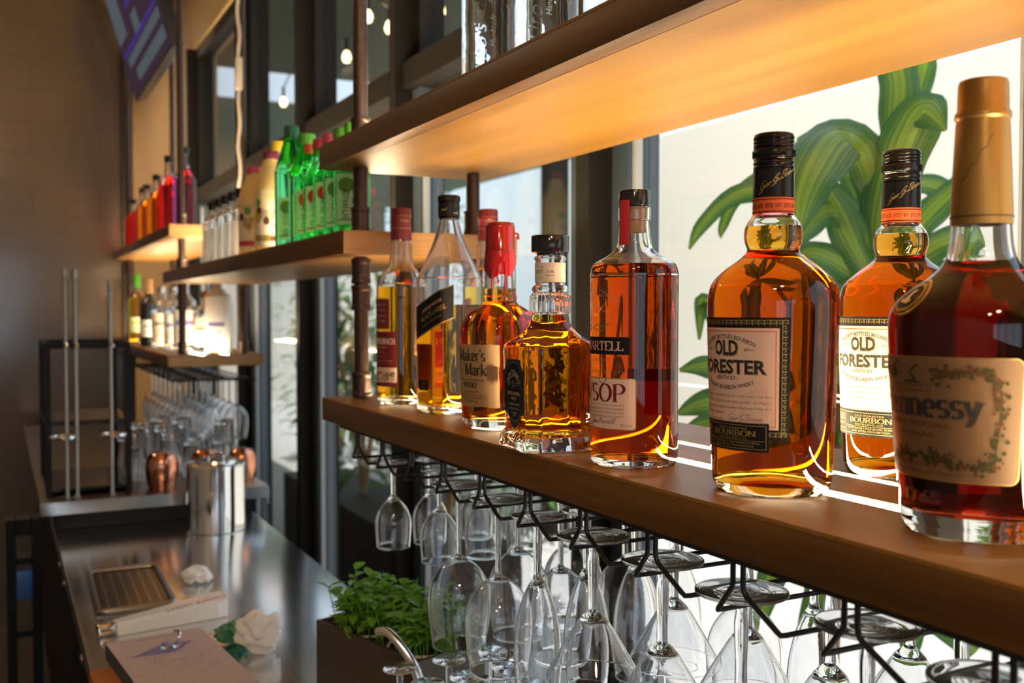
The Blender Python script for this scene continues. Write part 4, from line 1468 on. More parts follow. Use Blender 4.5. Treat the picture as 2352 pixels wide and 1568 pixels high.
# ---------------------------------------------------------------- tall square clear whisky bottle with slanting black label
def square_whisky(x, y, face_deg):
    ac = az_to_cam(x, y)
    rz = ac + math.radians(face_deg)
    t = thing('whisky_bottle', 'tall square half empty whisky bottle with slanting black label and black screw cap', 'bottle', (x, y, ZB), rz, 'bottles of spirits on the near lower shelf')
    sh = sq_shape(7)
    outer = [(.0345, 0, 1), (.0378, .004, 1), (.0388, .012, 1), (.0390, .10, 1), (.0390, .190, 1), (.0380, .200, 1), (.0345, .2120, .9), (.0295, .2270, .75), (.0240, .2450, .5), (.0195, .2620, .25), (.0160, .2800, 0), (.0142, .2870, 0), (.0140, .3100, 0)]
    pr = bottle_glass(t, outer, .0032, .1600, 'amber_light', 'clear_glass', base_t=.009, shape=sh, dome=.003)
    c = MB()
    prf = [(0, .2870), (.0158, .2870), (.0163, .2880), (.0150, .2895), (.0162, .2905), (.0162, .3110), (.0152, .3118), (.0164, .3126), (.0166, .3195), (.0158, .3215), (.0140, .3222), (0, .3222)]
    c.lathe(prf, 96, rib=(44, .03, .3122, .3200))
    c.build('screw_cap', 'black_plastic', t, smooth=50)
    sg = Lab()
    for k in range(4):
        squiggle(sg, 'rael', -.030 + k * .018, .294 + (k % 2) * .005, .0042, 'gold', .0004)
    sg.build('cap_print', wrapper([(.0163, 0), (.0163, 1)], .3, ac - rz), t, .003)
    # slanting label wraps two faces; left face is at -90 deg
    L_ = Lab()
    sl = math.tan(math.radians(21))
    def sk(u, v): return (u, v + (u) * sl)
    u0, u1, v0, v1 = -.066, .019, .1330, .1830
    for mt_, lay, e in (('gold', 0, 0), ('label_black', 1, .0020)):
        L_.poly([sk(u0, v0 + e), sk(u1 - e * .3, v0 + e), sk(u1 - e * .3, v1 - e * .6), sk(u0, v1 - e * .6)], mt_, lay)
    k0 = len(L_.P)
    L_.text('JOHNNIE WALKER', -.024, .1655, .0050, 'rose_print', 2, w=.048)
    L_.text('BLACK LABEL', -.022, .1530, .0072, 'dull_gold', 2, w=.056)
    L_.text('BLENDED SCOTCH WHISKY', -.024, .1440, .0026, 'dull_gold', 2, w=.046)
    L_.P[k0:] = [([sk(a, b_) for a, b_ in p], q, l) for p, q, l in L_.P[k0:]]
    L_.build('front_label', wrapper(pr, .1, -PI / 4, sh, 1), t)
    a_ = Lab().rect(-.022, .0335, .004, .0490, 'label_black', 0).text('12', -.009, .0365, .0100, 'gold', 1, w=.0085)
    a_.build('age_label', wrapper(pr, .1, -PI / 2, sh, 1), t)
    bl = Lab().rect(-.028, .03, .028, .10, 'tan_paper', 0)
    bl.build('back_label', wrapper(pr, .1, PI / 2, sh, 1), t)
    return t


square_whisky(.5960, 1.3640, 33)


# ---------------------------------------------------------------- malt whisky with maroon capsule (two)
def malt(x, y, lab_deg, label, liq):
    ac = az_to_cam(x, y)
    t = thing('malt_whisky_bottle', label, 'bottle', (x, y, ZB), 0, 'bottles of spirits on the near lower shelf')
    outer = [(.0365, 0), (.0390, .004), (.0400, .012), (.0405, .10), (.0407, .185), (.0392, .196), (.0340, .2080), (.0260, .2180), (.0205, .2265), (.0190, .2400), (.0182, .2560), (.0160, .2720), (.0150, .2850), (.0150, .3050)]
    pr = bottle_glass(t, outer, .0028, .190, liq, 'clear_glass', base_t=.008, dome=.006)
    MB().lathe([(.0160, .2660), (.0172, .2660), (.0172, .2790), (.0163, .2830), (.0160, .3000), (.0166, .3010), (.0166, .3030), (.0160, .3045), (.0160, .3160), (.0150, .3178), (0, .3180)], 48).build('capsule', 'maroon', t)
    r = Lab().rect(-.05, .2845, .05, .2852, 'gold', 0).rect(-.05, .3048, .05, .3053, 'gold', 0).text('12 YEARS', .006, .295, .0035, 'gold', 0, w=.016)
    r.build('capsule_print', wrapper([(.0163, 0), (.0163, 1)], .2, ac), t, .003)
    L_ = Lab()
    L_.rect(-.032, .029, .032, .118, 'red_print', 0)
    L_.rect(-.032, .036, .032, .060, 'pink_paper', 1)
    rr = random.Random(2)
    for k in range(60):
        a, b_ = rr.uniform(-.030, .030), rr.uniform(.039, .052)
        L_.poly([(a + .0022 * math.cos(q), b_ + .0015 * math.sin(q)) for q in (0, 1.3, 2.6, 3.9, 5.1)], rr.choice(['grey_ink', 'brown_print', 'tan_paper']), 2)
    L_.roman('GLENDRONACH', 0, .0975, .0092, 'cream_paper', 1, w=.058, thick=.19, thin=.07)
    L_.text('HIGHLAND', 0, .0910, .0030, 'rose_print', 1, w=.026).text('ORIGINAL', 0, .0830, .0026, 'dull_gold', 1, w=.022).text('AGED 12 YEARS', 0, .0760, .0026, 'dull_gold', 1, w=.026)
    L_.text('Highland Single Malt Scotch Whisky', 0, .0695, .0024, 'rose_print', 1, w=.050).text('Matured in the finest sherry casks', 0, .0655, .0022, 'dull_gold', 1, w=.046)
    L_.text('700ml 43% vol', 0, .0315, .0022, 'gold', 1, w=.048)
    L_.rect(-.022, .1200, .022, .1720, 'cap_yellow', 0).rect(-.0195, .1225, .0195, .1695, 'maroon', 1)
    for k in range(4):
        L_.text(['Aged in', 'oloroso sherry', 'casks', 'EST 1826'][k], 0, .160 - k * .009, .0030, 'rose_print', 2, w=.024)
    L_.build('front_label', wrapper(pr, .1, ac + math.radians(lab_deg)), t)
    bl = Lab().rect(-.026, .035, .026, .125, 'red_print', 0)
    bl.build('back_label', wrapper(pr, .1, ac + math.radians(lab_deg + 130)), t)
    return t


malt(.5855, 1.5350, -56, 'malt whisky bottle with maroon capsule and red label beside the front iron pipe', 'amber_light')
malt(.7195, 1.4850, -70, 'malt whisky bottle whose maroon capsule shows between clear whisky bottle and red wax bottle', 'yellow_liquid')
# ================================================================ bottles on the middle, upper and far shelves
def simple_bottle(name, label, x, y, z, outer, level, liq, gmat, cap, group, cap_r=None, cap_z=None, labels=None, seg=32, wall=.0026, shape=None, face=0):
    ac = az_to_cam(x, y)
    t = thing(name, label, 'bottle', (x, y, z + EPS), ac + face if shape else 0, group)
    pr = bottle_glass(t, outer, wall, level, liq, gmat, base_t=.006, seg=seg, n=3, shape=shape)
    if cap:
        z0, z1 = cap_z
        cap_mb(cap_r, z0, z1).build('cap', cap, t)
    if labels:
        L_ = labels()
        L_.build('front_label', wrapper(pr, outer[len(outer) // 3][1], (ac if not shape else -face) , shape, 1) if not isinstance(labels, tuple) else None, t, .006)
    return t


SOJ = [(.0300, 0), (.0325, .004), (.0330, .010), (.0330, .118), (.0322, .126), (.0270, .145), (.0190, .163), (.0142, .178), (.0132, .195), (.0132, .2000)]


def soju_art(word, mt, dark='ink'):
    def f():
        L_ = Lab().rect(-.034, .022, .034, .112, 'soju_label', 0, .004)
        L_.poly(arc(-.012, .092, .016, .013, 0, 360, 18)[:-1], mt, 1)
        for k, ch in enumerate(word[:3]):
            L_.text(ch, -.013, .068 - k * .018, .0135, dark, 2)
        for k, ch in enumerate(word[3:]):
            L_.text(ch, .008, .074 - k * .022, .0180, dark, 2)
        L_.rect(-.030, .028, .030, .031, mt, 1)
        return L_
    return f


sj = [(1.745, 'soju bottle nearest the front iron pipe, label partly hidden by the pipe', 'cap_green', '청포도에이슬', 'leaf_print'),
      (1.813, 'soju bottle with bright green cap, second from the front iron pipe', 'cap_green', '청포도에이슬', 'leaf_print'),
      (1.880, 'soju bottle with pink cap showing above the upper shelf edge', 'cap_pink', '자두에이슬', 'red_script'),
      (1.948, 'soju bottle with red cap, just above the corner of the upper shelf', 'cap_red', '딸기에이슬', 'red_script'),
      (2.015, 'soju bottle with orange neck cap beside the larger green bottle', 'cap_orange', '자몽에이슬', 'cap_orange')]
for y, lab, cap, word, mt in sj:
    simple_bottle('soju_bottle', lab, .572, y, MZ, SOJ, .172, 'clear_liquid', 'green_glass', cap, 'green soju bottles on the middle shelf', .0148, (.188, .2075), soju_art(word, mt))
BIG = [(.0340, 0), (.0370, .004), (.0376, .012), (.0376, .140), (.0362, .152), (.0290, .178), (.0200, .204), (.0160, .220), (.0150, .232)]
simple_bottle('soju_bottle', 'larger green bottle with round green cap and fruit label', .585, 2.092, MZ, BIG, .150, 'clear_liquid', 'green_glass', 'cap_green', 'green soju bottles on the middle shelf', .0185, (.2200, .2420), soju_art('청포도에이슬', 'leaf_print'))
BIG2 = [(a, b * 1.13) for a, b in BIG]
simple_bottle('soju_bottle', 'tallest green bottle with dark green neck beside the cream bottles', .576, 2.180, MZ, BIG2, .185, 'clear_liquid', 'green_glass', 'cap_green', 'green soju bottles on the middle shelf', .0165, (.245, .272), soju_art('참이슬후레쉬', 'leaf_print'))
MATS['cap_dark_green'] = pbr('cap_dark_green', (.01, .10, .04), .3)
[o for o in COL.objects if o.name.startswith('cap') and o.parent and 'tallest green' in o.parent.get('label', '')][0].data.materials[0] = MATS['cap_dark_green']


def makgeolli(label, x, y, cap, s=1.0, band='leaf_print'):
    t = thing('rice_wine_bottle', label, 'bottle', (x, y, MZ + EPS), 0, 'cream rice wine bottles on the middle shelf')
    ac = az_to_cam(x, y)
    pr = cat_rom([(0, .001), (.034, .001), (.0385, .006), (.0395, .02), (.0395, .125), (.0390, .150), (.0340, .178), (.0240, .205), (.0185, .222), (.0175, .236), (.0140, .2365), (0, .2365)], 3)
    pr = [(r, z * s) for r, z in pr]
    MB().lathe(pr, 36).build('body', 'milk_plastic', t)
    cap_mb(.0195, .226 * s, .246 * s).build('cap', cap, t)
    L_ = Lab().rect(-.040, .02 * s, .040, .150 * s, 'cream_paper', 0)
    L_.rect(-.040, .030 * s, .040, .045 * s, band, 1)
    rr = random.Random(int(y * 100))
    for k in range(7):
        u, v = rr.uniform(-.033, .033), rr.uniform(.06, .135) * s
        L_.poly(arc(u, v, .008, .010, 0, 360, 12)[:-1], rr.choice(['brown_print', 'leaf_print', 'cap_yellow', 'dull_gold']), 1)
    L_.text('쌀막걸리', 0, .085 * s, .017, 'brown_print', 2, w=.050)
    L_.rect(.004, .030 * s, .026, .042 * s, 'brown_print', 2)
    L_.build('front_label', wrapper(pr, .08 * s, ac - .15), t, .006)
    return t


makgeolli('cream plastic rice wine bottle with dark maroon cap, frontmost of the cream ones', .580, 2.385, 'cap_maroon', 1.0, 'dull_gold')
makgeolli('cream rice wine bottle with yellow cap next to the tallest green bottle',  .622, 2.475, 'cap_yellow', 1.16, 'dull_gold')
makgeolli('cream rice wine bottle with small green cap behind its neighbours', .645, 2.625, 'cap_green', 1.0, 'leaf_print')
makgeolli('cream rice wine bottle with pink red cap, farthest of the cream ones', .578, 2.555, 'cap_pink', .94, 'cap_red')

CLR = [(.0300, 0), (.0325, .004), (.0330, .012), (.0330, .120), (.0310, .132), (.0210, .152), (.0150, .165), (.0140, .185), (.0140, .190)]


def white_art():
    L_ = Lab().rect(-.036, .012, .036, .110, 'thin_white_paper', 0, .003)
    for k, ch in enumerate('안동소주'):
        L_.text(ch, .002, .088 - k * .020, .0160, 'ink', 1)
    L_.rect(.012, .05, .018, .075, 'red_script', 1)
    return L_


for k, y in enumerate((2.75, 2.85, 2.95, 3.05, 3.15)):
    simple_bottle('clear_spirit_bottle', 'clear spirit bottle with white label and dark cap, %s after the cream bottles' % ORD[k], .588, y, MZ, CLR, .15, 'clear_liquid', 'clear_glass', 'black_plastic', 'clear bottles at the far end of the middle shelf', .0160, (.172, .198), white_art)

# red and purple bottles on the far upper shelf
RED = [(.034, 0), (.038, .004), (.039, .012), (.039, .165), (.036, .180), (.022, .205), (.0155, .225), (.0145, .270), (.0145, .275)]
reds = [(.585, 3.66, 'purple_liquid', 1.0, 'purple red bottle right behind the far front iron pipe'),
        (.575, 3.95, 'red_liquid', 1.03, 'bright red bottle left of the far front iron pipe'),
        (.640, 4.02, 'red_liquid', 1.10, 'tall red bottle with dark cap behind the bright red one'),
        (.575, 4.28, 'orange_liquid', .92, 'orange red bottle in the middle of the far red group'),
        (.575, 4.58, 'orange_liquid', .90, 'short dark orange bottle in the far red group'),
        (.590, 4.84, 'red_liquid', .95, 'round shouldered red bottle second from the tiled wall'),
        (.575, 5.08, 'red_liquid', .85, 'dark red bottle nearest the tiled wall')]
for x, y, lq, s_, lab in reds:
    o = [(r, z * s_) for r, z in RED]
    simple_bottle('liqueur_bottle', lab, x, y, UZ, o, .215 * s_, lq, 'clear_glass', 'black_plastic', 'red bottles on the far upper shelf', .0165, (.262 * s_, .288 * s_), None)


def plain_art(mt, ink, v0, v1, hw=.034):
    def f():
        L_ = Lab().rect(-hw, v0, hw, v1, mt, 0, .003)
        L_.rect(-hw * .7, v0 + (v1 - v0) * .55, hw * .7, v0 + (v1 - v0) * .70, ink, 1)
        for k in range(3):
            L_.rect(-hw * .6, v0 + (v1 - v0) * (.15 + .1 * k), hw * .6, v0 + (v1 - v0) * (.19 + .1 * k), 'grey_ink', 1)
        return L_
    return f


WINE = [(.033, 0), (.0370, .004), (.0375, .012), (.0375, .185), (.034, .205), (.022, .228), (.0150, .245), (.0142, .305), (.0150, .31)]
simple_bottle('wine_bottle', 'yellow green wine bottle at the far left end of the far lower shelf', .570, 4.93, Z1, WINE, .235, 'yellow_liquid', 'clear_glass', 'cap_green', 'bottles on the far lower shelf', .0165, (.255, .322), plain_art('soju_label', 'leaf_print', .05, .12))
simple_bottle('wine_bottle', 'dark bottle with slanted white label and tan capsule', .568, 4.50, Z1, [(r, z * .88) for r, z in WINE], .2, None, 'black_gloss', 'cork', 'bottles on the far lower shelf', .0170, (.225, .285), plain_art('paper_white', 'grey_ink', .04, .11))
VOD = [(.036, 0), (.040, .004), (.041, .012), (.041, .175), (.037, .192), (.022, .210), (.0165, .222), (.0155, .255), (.0155, .262)]
vods = [(.590, 4.28, .90, 'clear bottle right of the dark bottle on the far lower shelf', 'cream_paper'),
        (.600, 4.02, .88, 'white labelled bottle in the middle of the far lower shelf', 'frosted_white'),
        (.600, 3.78, .98, 'white labelled bottle behind the far lower front pipe', 'frosted_white'),
        (.660, 3.70, .80, 'short square labelled bottle with copper stopper between the far lower pipes', 'cream_paper'),
        (.735, 3.80, .95, 'clear bottle at the window side of the far lower shelf', 'cream_paper')]
for x, y, s_, lab, mt in vods:
    o = [(r, z * s_) for r, z in VOD]
    simple_bottle('vodka_bottle', lab, x, y, Z1, o, .17 * s_, 'clear_liquid', 'clear_glass', 'chrome' if s_ > .85 else 'copper', 'bottles on the far lower shelf', .0175, (.245 * s_, .275 * s_), plain_art(mt, 'purple_print' if mt == 'frosted_white' else 'grey_ink', .03 * s_, .155 * s_, .050))
t = thing('vodka_bottle', 'widest frosted white bottle by the far back pipe', 'bottle', (.688, 3.612, Z1 + EPS), 0, 'bottles on the far lower shelf')
MB().lathe(cat_rom([(0, .001), (.040, .001), (.045, .006), (.046, .02), (.046, .185), (.040, .205), (.022, .222), (.016, .235), (.015, .262), (0, .2625)], 3), 36).build('body', 'frosted_white', t)
cap_mb(.0175, .2630, .285).build('cap', 'chrome', t)
L_ = Lab().rect(-.04, .06, .04, .13, 'paper_white', 0).rect(-.03, .095, .03, .11, 'purple_print', 1).rect(-.03, .075, .02, .08, 'purple_print', 1)
L_.build('front_label', wrapper([(.046, 0), (.046, .3)], .1, az_to_cam(.688, 3.612) - .2), t, .006)

# clear bottles cut by the top of the picture, on the near upper shelf
CLB = [(.0345, 0), (.0368, .004), (.0375, .012), (.0375, .20), (.0350, .215), (.0240, .238), (.0165, .255), (.0150, .285), (.0150, .30)]
for x, y, lab in [(.575, 1.180, 'clear spirit bottle with a small copper label, leftmost on the near upper shelf'),
                  (.575, 1.030, 'clear spirit bottle with etched script, middle one on the near upper shelf'),
                  (.573, .872, 'clear spirit bottle with yellow lit edge, nearest on the near upper shelf')]:
    ac = az_to_cam(x, y)
    t = simple_bottle('clear_spirit_bottle', lab, x, y, UZ, CLB, .19, 'clear_liquid', 'rippled_glass', 'copper', 'clear bottles on the near upper shelf', .0170, (.282, .318), None, seg=48)
    L_ = Lab().rect(-.002, .010, .024, .036, 'rose_print' if y > 1.1 else 'gold', 0)
    L_.text('VODKA', .011, .020, .0050, 'cream_paper', 1, w=.020)
    L_.text("Tito's", -.014, .050, .018, 'etched_glass', 0, w=.060, rot=PI / 2, shear=.35)
    L_.text('Handmade', -.003, .070, .007, 'etched_glass', 0, w=.040, rot=PI / 2, shear=.35)
    L_.build('front_label', wrapper([(.0377, 0), (.0377, .3)], .1, ac + .25), t, .004)

# ================================================================ steel counter and what lies on it
CZ = .90
t = thing('bar_counter', 'long stainless steel bar counter with black front, at the lower left', 'counter', (0, 0, 0))
b = MB().box(.125, .2, CZ - .035, .664, 5.0, CZ)
b.build('worktop', 'steel', t, bevel=.003)
MB().box(.150, .2, .10, .640, 5.0, CZ - .036).build('base_cabinet', 'black_metal', t, smooth=0)
for k, y in enumerate((1.80, 2.02, 2.6, 2.8)):
    MB().lathe([(0, 0), (.006, 0), (.005, .010), (.011, .014), (.012, .020), (.008, .024), (0, .025)], 20).build('knob', 'chrome', t)
    o = COL.objects[-1]
    o.location = (.1495, y, .845); o.rotation_euler = (0, -PI / 2, 0)

UZC = .983                      # raised unit at the far end of the counter
t = thing('raised_counter', 'raised steel topped unit with dark front at the far end of the counter', 'counter', (0, 0, 0))
MB().box(.088, 2.93, UZC - .035, .70, 4.95, UZC).build('worktop', 'steel_dark', t, bevel=.002)
MB().box(.088, 2.925, UZC - .034, .70, 2.9299, UZC - .001).build('front_rail', 'steel', t, smooth=0)
MB().box(.13, 2.965, CZ + .001, .66, 4.9, UZC - .0355).build('dark_cabinet', 'black_metal', t, smooth=0)
MB().box(.694, 2.935, UZC - .055, .6995, 2.955, UZC - .0355).build('corner_foot', 'steel', t, smooth=0)

# black metal rack with chrome posts
t = thing('bottle_rack', 'black metal frame rack standing on the raised counter by the tiled wall', 'rack', (0, 0, UZC + .0005))
b = MB()
X0, X1, Y0, Y1, H = .106, .330, 3.02, 3.42, .425
for x in (X0, X1 - .016):
    for y in (Y0, Y1 - .016):
        b.box(x, y, 0, x + .016, y + .016, H)
for y in (Y0, Y1 - .016):
    b.box(X0 + .016, y, H - .016, X1 - .016, y + .016, H)
for x in (X0, X1 - .016):
    b.box(x, Y0 + .016, H - .016, x + .016, Y1 - .016, H)
b.build('frame', 'black_metal', t, smooth=0)
MB().box(X0 + .001, Y0 + .017, .195, X1 - .001, Y1 - .017, .207).build('shelf', 'black_gloss', t, smooth=0)
MB().box(X0 + .001, Y0 + .017, .010, X1 - .001, Y1 - .017, .018).build('shelf', 'black_gloss', t, smooth=0)
for k, (px, lab) in enumerate([(155, 'leftmost of the three tall chrome posts before the black rack'), (178, 'middle one of the three tall chrome posts, brightest'), (258, 'chrome post standing apart at the right of the black rack')]):
    p = at_z(px, 1140, UZC)
    k_ = 2.965 / p.y
    x, y = p.x * k_ + .0, 2.965
    t = thing('chrome_post', lab, 'post', (x, y, UZC + .0005), 0, 'tall chrome posts on the raised counter')
    hh = .60 if k < 2 else .57
    MB().lathe([(0, 0), (.0110, 0), (.0110, .004), (.0075, .006), (.0052, .012), (.0052, hh), (.0070, hh + .002), (.0070, hh + .02), (.004, hh + .03), (0, hh + .03)], 20).build('post', 'steel_dark', t)
    MB().tube([(0, -.005, .42), (.002, -.018, .425), (.004, -.034, .418)], .0045, 8).build('lever', 'chrome', t)
    if k != 1:
        ring = [(.030 * math.cos(a) - (.012 if k == 0 else 0), -.042 + .030 * math.sin(a), .175) for a in [2 * PI * i / 20 for i in range(20)]]
        MB().tube(ring, .0055, 8, closed=True).build('drip_ring', 'chrome', t)

# copper mugs
def copper_mug(px, py, d, s_, label):
    x, y = d
    t = thing('copper_mug', label, 'mug', (x, y, UZC + .0005), 0, 'copper mugs on the raised counter')
    o = [(0, 0), (0, 0), (.036, 0), (.036, 0), (.0385, .010), (.0435, .030), (.0468, .055), (.0455, .078), (.0390, .096), (.0300, .1040), (.0300, .1040), (.0285, .1060), (.0285, .1060), (0, .1065)]
    MB().lathe([(r * s_, z * s_) for r, z in cat_rom(o, 3)], 40).build('body', 'copper', t)
    MB().lathe([(.0385 * s_, .008 * s_), (.0400 * s_, .009 * s_), (.0415 * s_, .014 * s_), (.0400 * s_, .015 * s_)], 40).build('foot_ring', 'copper', t)


copper_mug(365, 1130, (.412, 3.02), 1.0, 'leftmost copper mug standing at the edge of the raised counter')
copper_mug(440, 1040, (.545, 3.085), .92, 'middle copper mug behind the steel canister')
copper_mug(508, 1033, (.648, 3.055), .92, 'rightmost copper mug partly hidden by the steel canister')

# steel canister
t = thing('steel_canister', 'shiny round steel canister on the counter in front of the copper mugs', 'canister', (.520, 2.785, CZ + .0005))
MB().lathe([(0, 0), (.0765, 0), (.0785, .002), (.0785, .176), (.0800, .178), (.0800, .181), (.0770, .182), (.0755, .176), (.0755, .004), (0, .003)], 56).build('body', 'chrome', t)
MB().lathe([(.0755, .1815), (.0560, .1850), (.0540, .1920), (0, .1925)], 40).build('lid', 'steel', t)
MB().tube([(-.02, 0, .1925), (-.02, 0, .205), (.02, 0, .205), (.02, 0, .1925)], .004, 8).build('lid_handle', 'chrome', t)

# upturned glass tumblers and goblets on the raised counter
tum = MB().lathe([(0, .105), (.028, .105), (.030, .103), (.036, .003), (.0358, .001), (.0340, .001), (.0335, .003), (.0280, .094), (0, .0945)][::-1], 32)
tum_o = None
rr = random.Random(11)
spots = [(.36 + .085 * i + (.03 if j % 2 else 0), 3.20 + .10 * j) for j in range(4) for i in range(4)]
for k, (x, y) in enumerate(spots):
    if tum_o is None:
        tum_o = tum.build('tumbler', 'stem_glass', smooth=50, recalc=True)
        o = tum_o
    else:
        o = tum_o.copy(); COL.objects.link(o)
    sc = 1.0 + .55 * (k % 3 == 1)
    o.scale = (1, 1, sc)
    o.location = (x, y, UZC + .0008)
    tag(o, 'upturned %s behind the copper mugs, %s from left in the %s row' % ('tall tumbler' if sc > 1 else 'tumbler', ORD[k % 4], ORD[k // 4]), 'glass', 'upturned glasses on the raised counter')

# black upright stand left of the counter
t = thing('tray_stand', 'black slotted upright stand with a blue clip, left of the counter end', 'stand', (.035, 2.72, 0))
b = MB().box(-.030, -.03, 0, -.008, .03, .99).box(.026, -.03, 0, .048, .03, .99).box(-.010, -.03, .95, .028, .03, .99).box(-.010, -.03, .88, .028, .03, .895).box(-.010, -.03, .70, .028, .03, .715).box(-.010, -.03, .5, .028, .03, .515)
b.box(-.05, -.05, 0, .06, .05, .012)
b.build('frame', 'black_plastic', t, smooth=0)
MB().box(-.009, -.034, .795, .027, -.012, .865).build('clip', 'blue_clip', t, bevel=.004)

# drip tray
c = [at_z(x, y, CZ) for x, y in ((200, 1325), (355, 1306), (405, 1385), (232, 1470))]
ctr = (c[0] + c[1] + c[2] + c[3]) / 4
t = thing('drip_tray', 'flat perforated steel drip tray lying on the counter', 'tray', (.238, 2.250, CZ + .0005), math.radians(-1))
w, l = .076, .170
b = MB().box(-w, -l, 0, w, l, .003)
b.build('base', 'steel_dark', t, smooth=0)
b = MB()
r_ = .006
pts = [(-w + r_, -l + r_, .010), (w - r_, -l + r_, .010), (w - r_, l - r_, .010), (-w + r_, l - r_, .010)]
pp = []
for cx, cy_, a in ((w - .02, l - .02, 0), (-w + .02, l - .02, 90), (-w + .02, -l + .02, 180), (w - .02, -l + .02, 270)):
    pp += [(p[0], p[1], .009) for p in arc(cx, cy_, .016, .016, a, a + 90, 5)]
b.tube(pp, .0065, 10, closed=True)
b.build('rim', 'steel_dark', t)
m, nt, N, L = newmat('perforated')
bs = N['Principled BSDF']
bs.inputs['Metallic'].default_value = 1; bs.inputs['Roughness'].default_value = .3
tc = N.new('ShaderNodeTexCoord'); mp = N.new('ShaderNodeMapping')
mp.inputs['Scale'].default_value = (50, 120, 1)
L.new(tc.outputs['Object'], mp.inputs[0])
fr = N.new('ShaderNodeVectorMath'); fr.operation = 'FRACTION'
L.new(mp.outputs[0], fr.inputs[0])
sb = N.new('ShaderNodeVectorMath'); sb.operation = 'SUBTRACT'; sb.inputs[1].default_value = (.5, .5, 0)
L.new(fr.outputs[0], sb.inputs[0])
sc_ = N.new('ShaderNodeVectorMath'); sc_.operation = 'MULTIPLY'; sc_.inputs[1].default_value = (1, .42, 0)
L.new(sb.outputs[0], sc_.inputs[0])
ln = N.new('ShaderNodeVectorMath'); ln.operation = 'LENGTH'
L.new(sc_.outputs[0], ln.inputs[0])
lt = N.new('ShaderNodeMath'); lt.operation = 'LESS_THAN'; lt.inputs[1].default_value = .11
L.new(ln.outputs['Value'], lt.inputs[0])
mxc = N.new('ShaderNodeMix'); mxc.data_type = 'RGBA'
mxc.inputs[6].default_value = (.12, .10, .09, 1); mxc.inputs[7].default_value = (.62, .62, .64, 1)
L.new(lt.outputs[0], mxc.inputs[0]); L.new(mxc.outputs[2], bs.inputs['Base Color'])
MB().box(-w + .012, -l + .012, .0035, w - .012, l - .012, .0070).build('grid', 'perforated', t, smooth=0)

# beer tap handle lying on the counter
pa = at_z(226, 1464, CZ); pb = at_z(512, 1408, CZ)
dr = (pb - pa); dr.z = 0
ang = math.atan2(dr.y, dr.x)
LN = dr.length
t = thing('tap_handle', 'white tapered beer tap handle with chrome ferrule, lying on the counter', 'tap handle', (pa.x, pa.y, CZ + .0005), ang)
b = MB()
n = 10
V = []
for i in range(n + 1):
    k = i / n
    x = .030 + (LN - .030) * k
    hw = .017 + .013 * k
    hh = .024 + .016 * k
    if i == n: hw *= .92
    hh *= 1.0
    V += [(x, -hw, 0), (x, hw, 0), (x, hw, hh * .8), (x, hw * .8, hh), (x, -hw * .8, hh), (x, -hw, hh * .8)]
F = []
for i in range(n):
    for k in range(6):
        F.append((i * 6 + k, i * 6 + (k + 1) % 6, i * 6 + 6 + (k + 1) % 6, i * 6 + 6 + k))
F.append((5, 4, 3, 2, 1, 0)); F.append(tuple(n * 6 + k for k in range(6)))
b.add(V, F)
b.build('grip', 'white_gloss', t, smooth=0, recalc=True, bevel=.002)
MB().lathe([(0, -.002), (.010, -.002), (.011, 0), (.011, .026), (.009, .030), (0, .030)], 24).build('ferrule', 'chrome', t)
o = COL.objects[-1]; o.rotation_euler = (0, PI / 2, 0); o.location = (0, 0, .0125)
L_ = Lab()
L_.text('Coors', .205, -.010, .022, 'red_script', 0, w=.060, rot=PI, shear=.3)
L_.text('LIGHT', .142, -.007, .017, 'ink', 0, w=.050, rot=PI)


def tapfn(u, v, off):
    k = (u - .030) / (LN - .030)
    return Vector((u, v * .9 - .004, .024 + .016 * k + off))
L_.build('lettering', tapfn, t, 0)

# book stack: cardboard box, orange box, patterned book on top
t = thing('cardboard_box', 'flat brown cardboard box showing at the right side of the patterned book', 'box', (.225, 1.45, CZ + .0005), math.radians(5))
MB().box(0, -.10, 0, .118, .215, .022).build('box', 'cardboard', t, bevel=.001)
t = thing('orange_box', 'orange brown box sticking out left under the patterned book', 'box', (.130, 1.40, CZ + .0005), math.radians(2))
MB().box(0, -.05, 0, .078, .315, .022).build('box', 'orange_box', t, bevel=.001)
BZ = CZ + .0235
q0 = Vector((.150, 1.757, 0))
bw, bl, ba = .153, .34, math.radians(6)
t = thing('book', 'patterned mauve book with a purple diamond motif, lying on the counter', 'book', (q0.x, q0.y, BZ), ba)
MB().box(.0005, -bl + .001, .002, bw - .003, -.002, .0235).build('pages', 'book_pages', t, smooth=0)
b = MB().box(0, -bl, .0236, bw, 0, .026).box(0, -bl, 0, bw, 0, .0018).box(-.0024, -bl, 0, -.0001, 0, .026)
b.build('cover', ['mauve_cover'], t, smooth=0)
MB().box(-.0028, -bl, .0004, -.0025, 0, .0256).build('spine', 'book_side', t, smooth=0)
L_ = Lab()
L_.text('mathematics', bw * .5, -.020, .0075, 'brown_print', 0, w=.058)
r5 = random.Random(9)
for k in range(46):
    u, v = r5.uniform(.01, bw - .01), -r5.choice([.008, .014, .034, .044, .052]) + r5.uniform(-.002, .002)
    s_ = r5.uniform(.002, .004)
    L_.line([(u, v), (u + s_, v + r5.uniform(-.002, .002)), (u + s_ * .3, v - .003)], .0005, r5.choice(['teal_print', 'purple_print', 'rose_print']), 0)
cu, cv = bw * .52, -.135
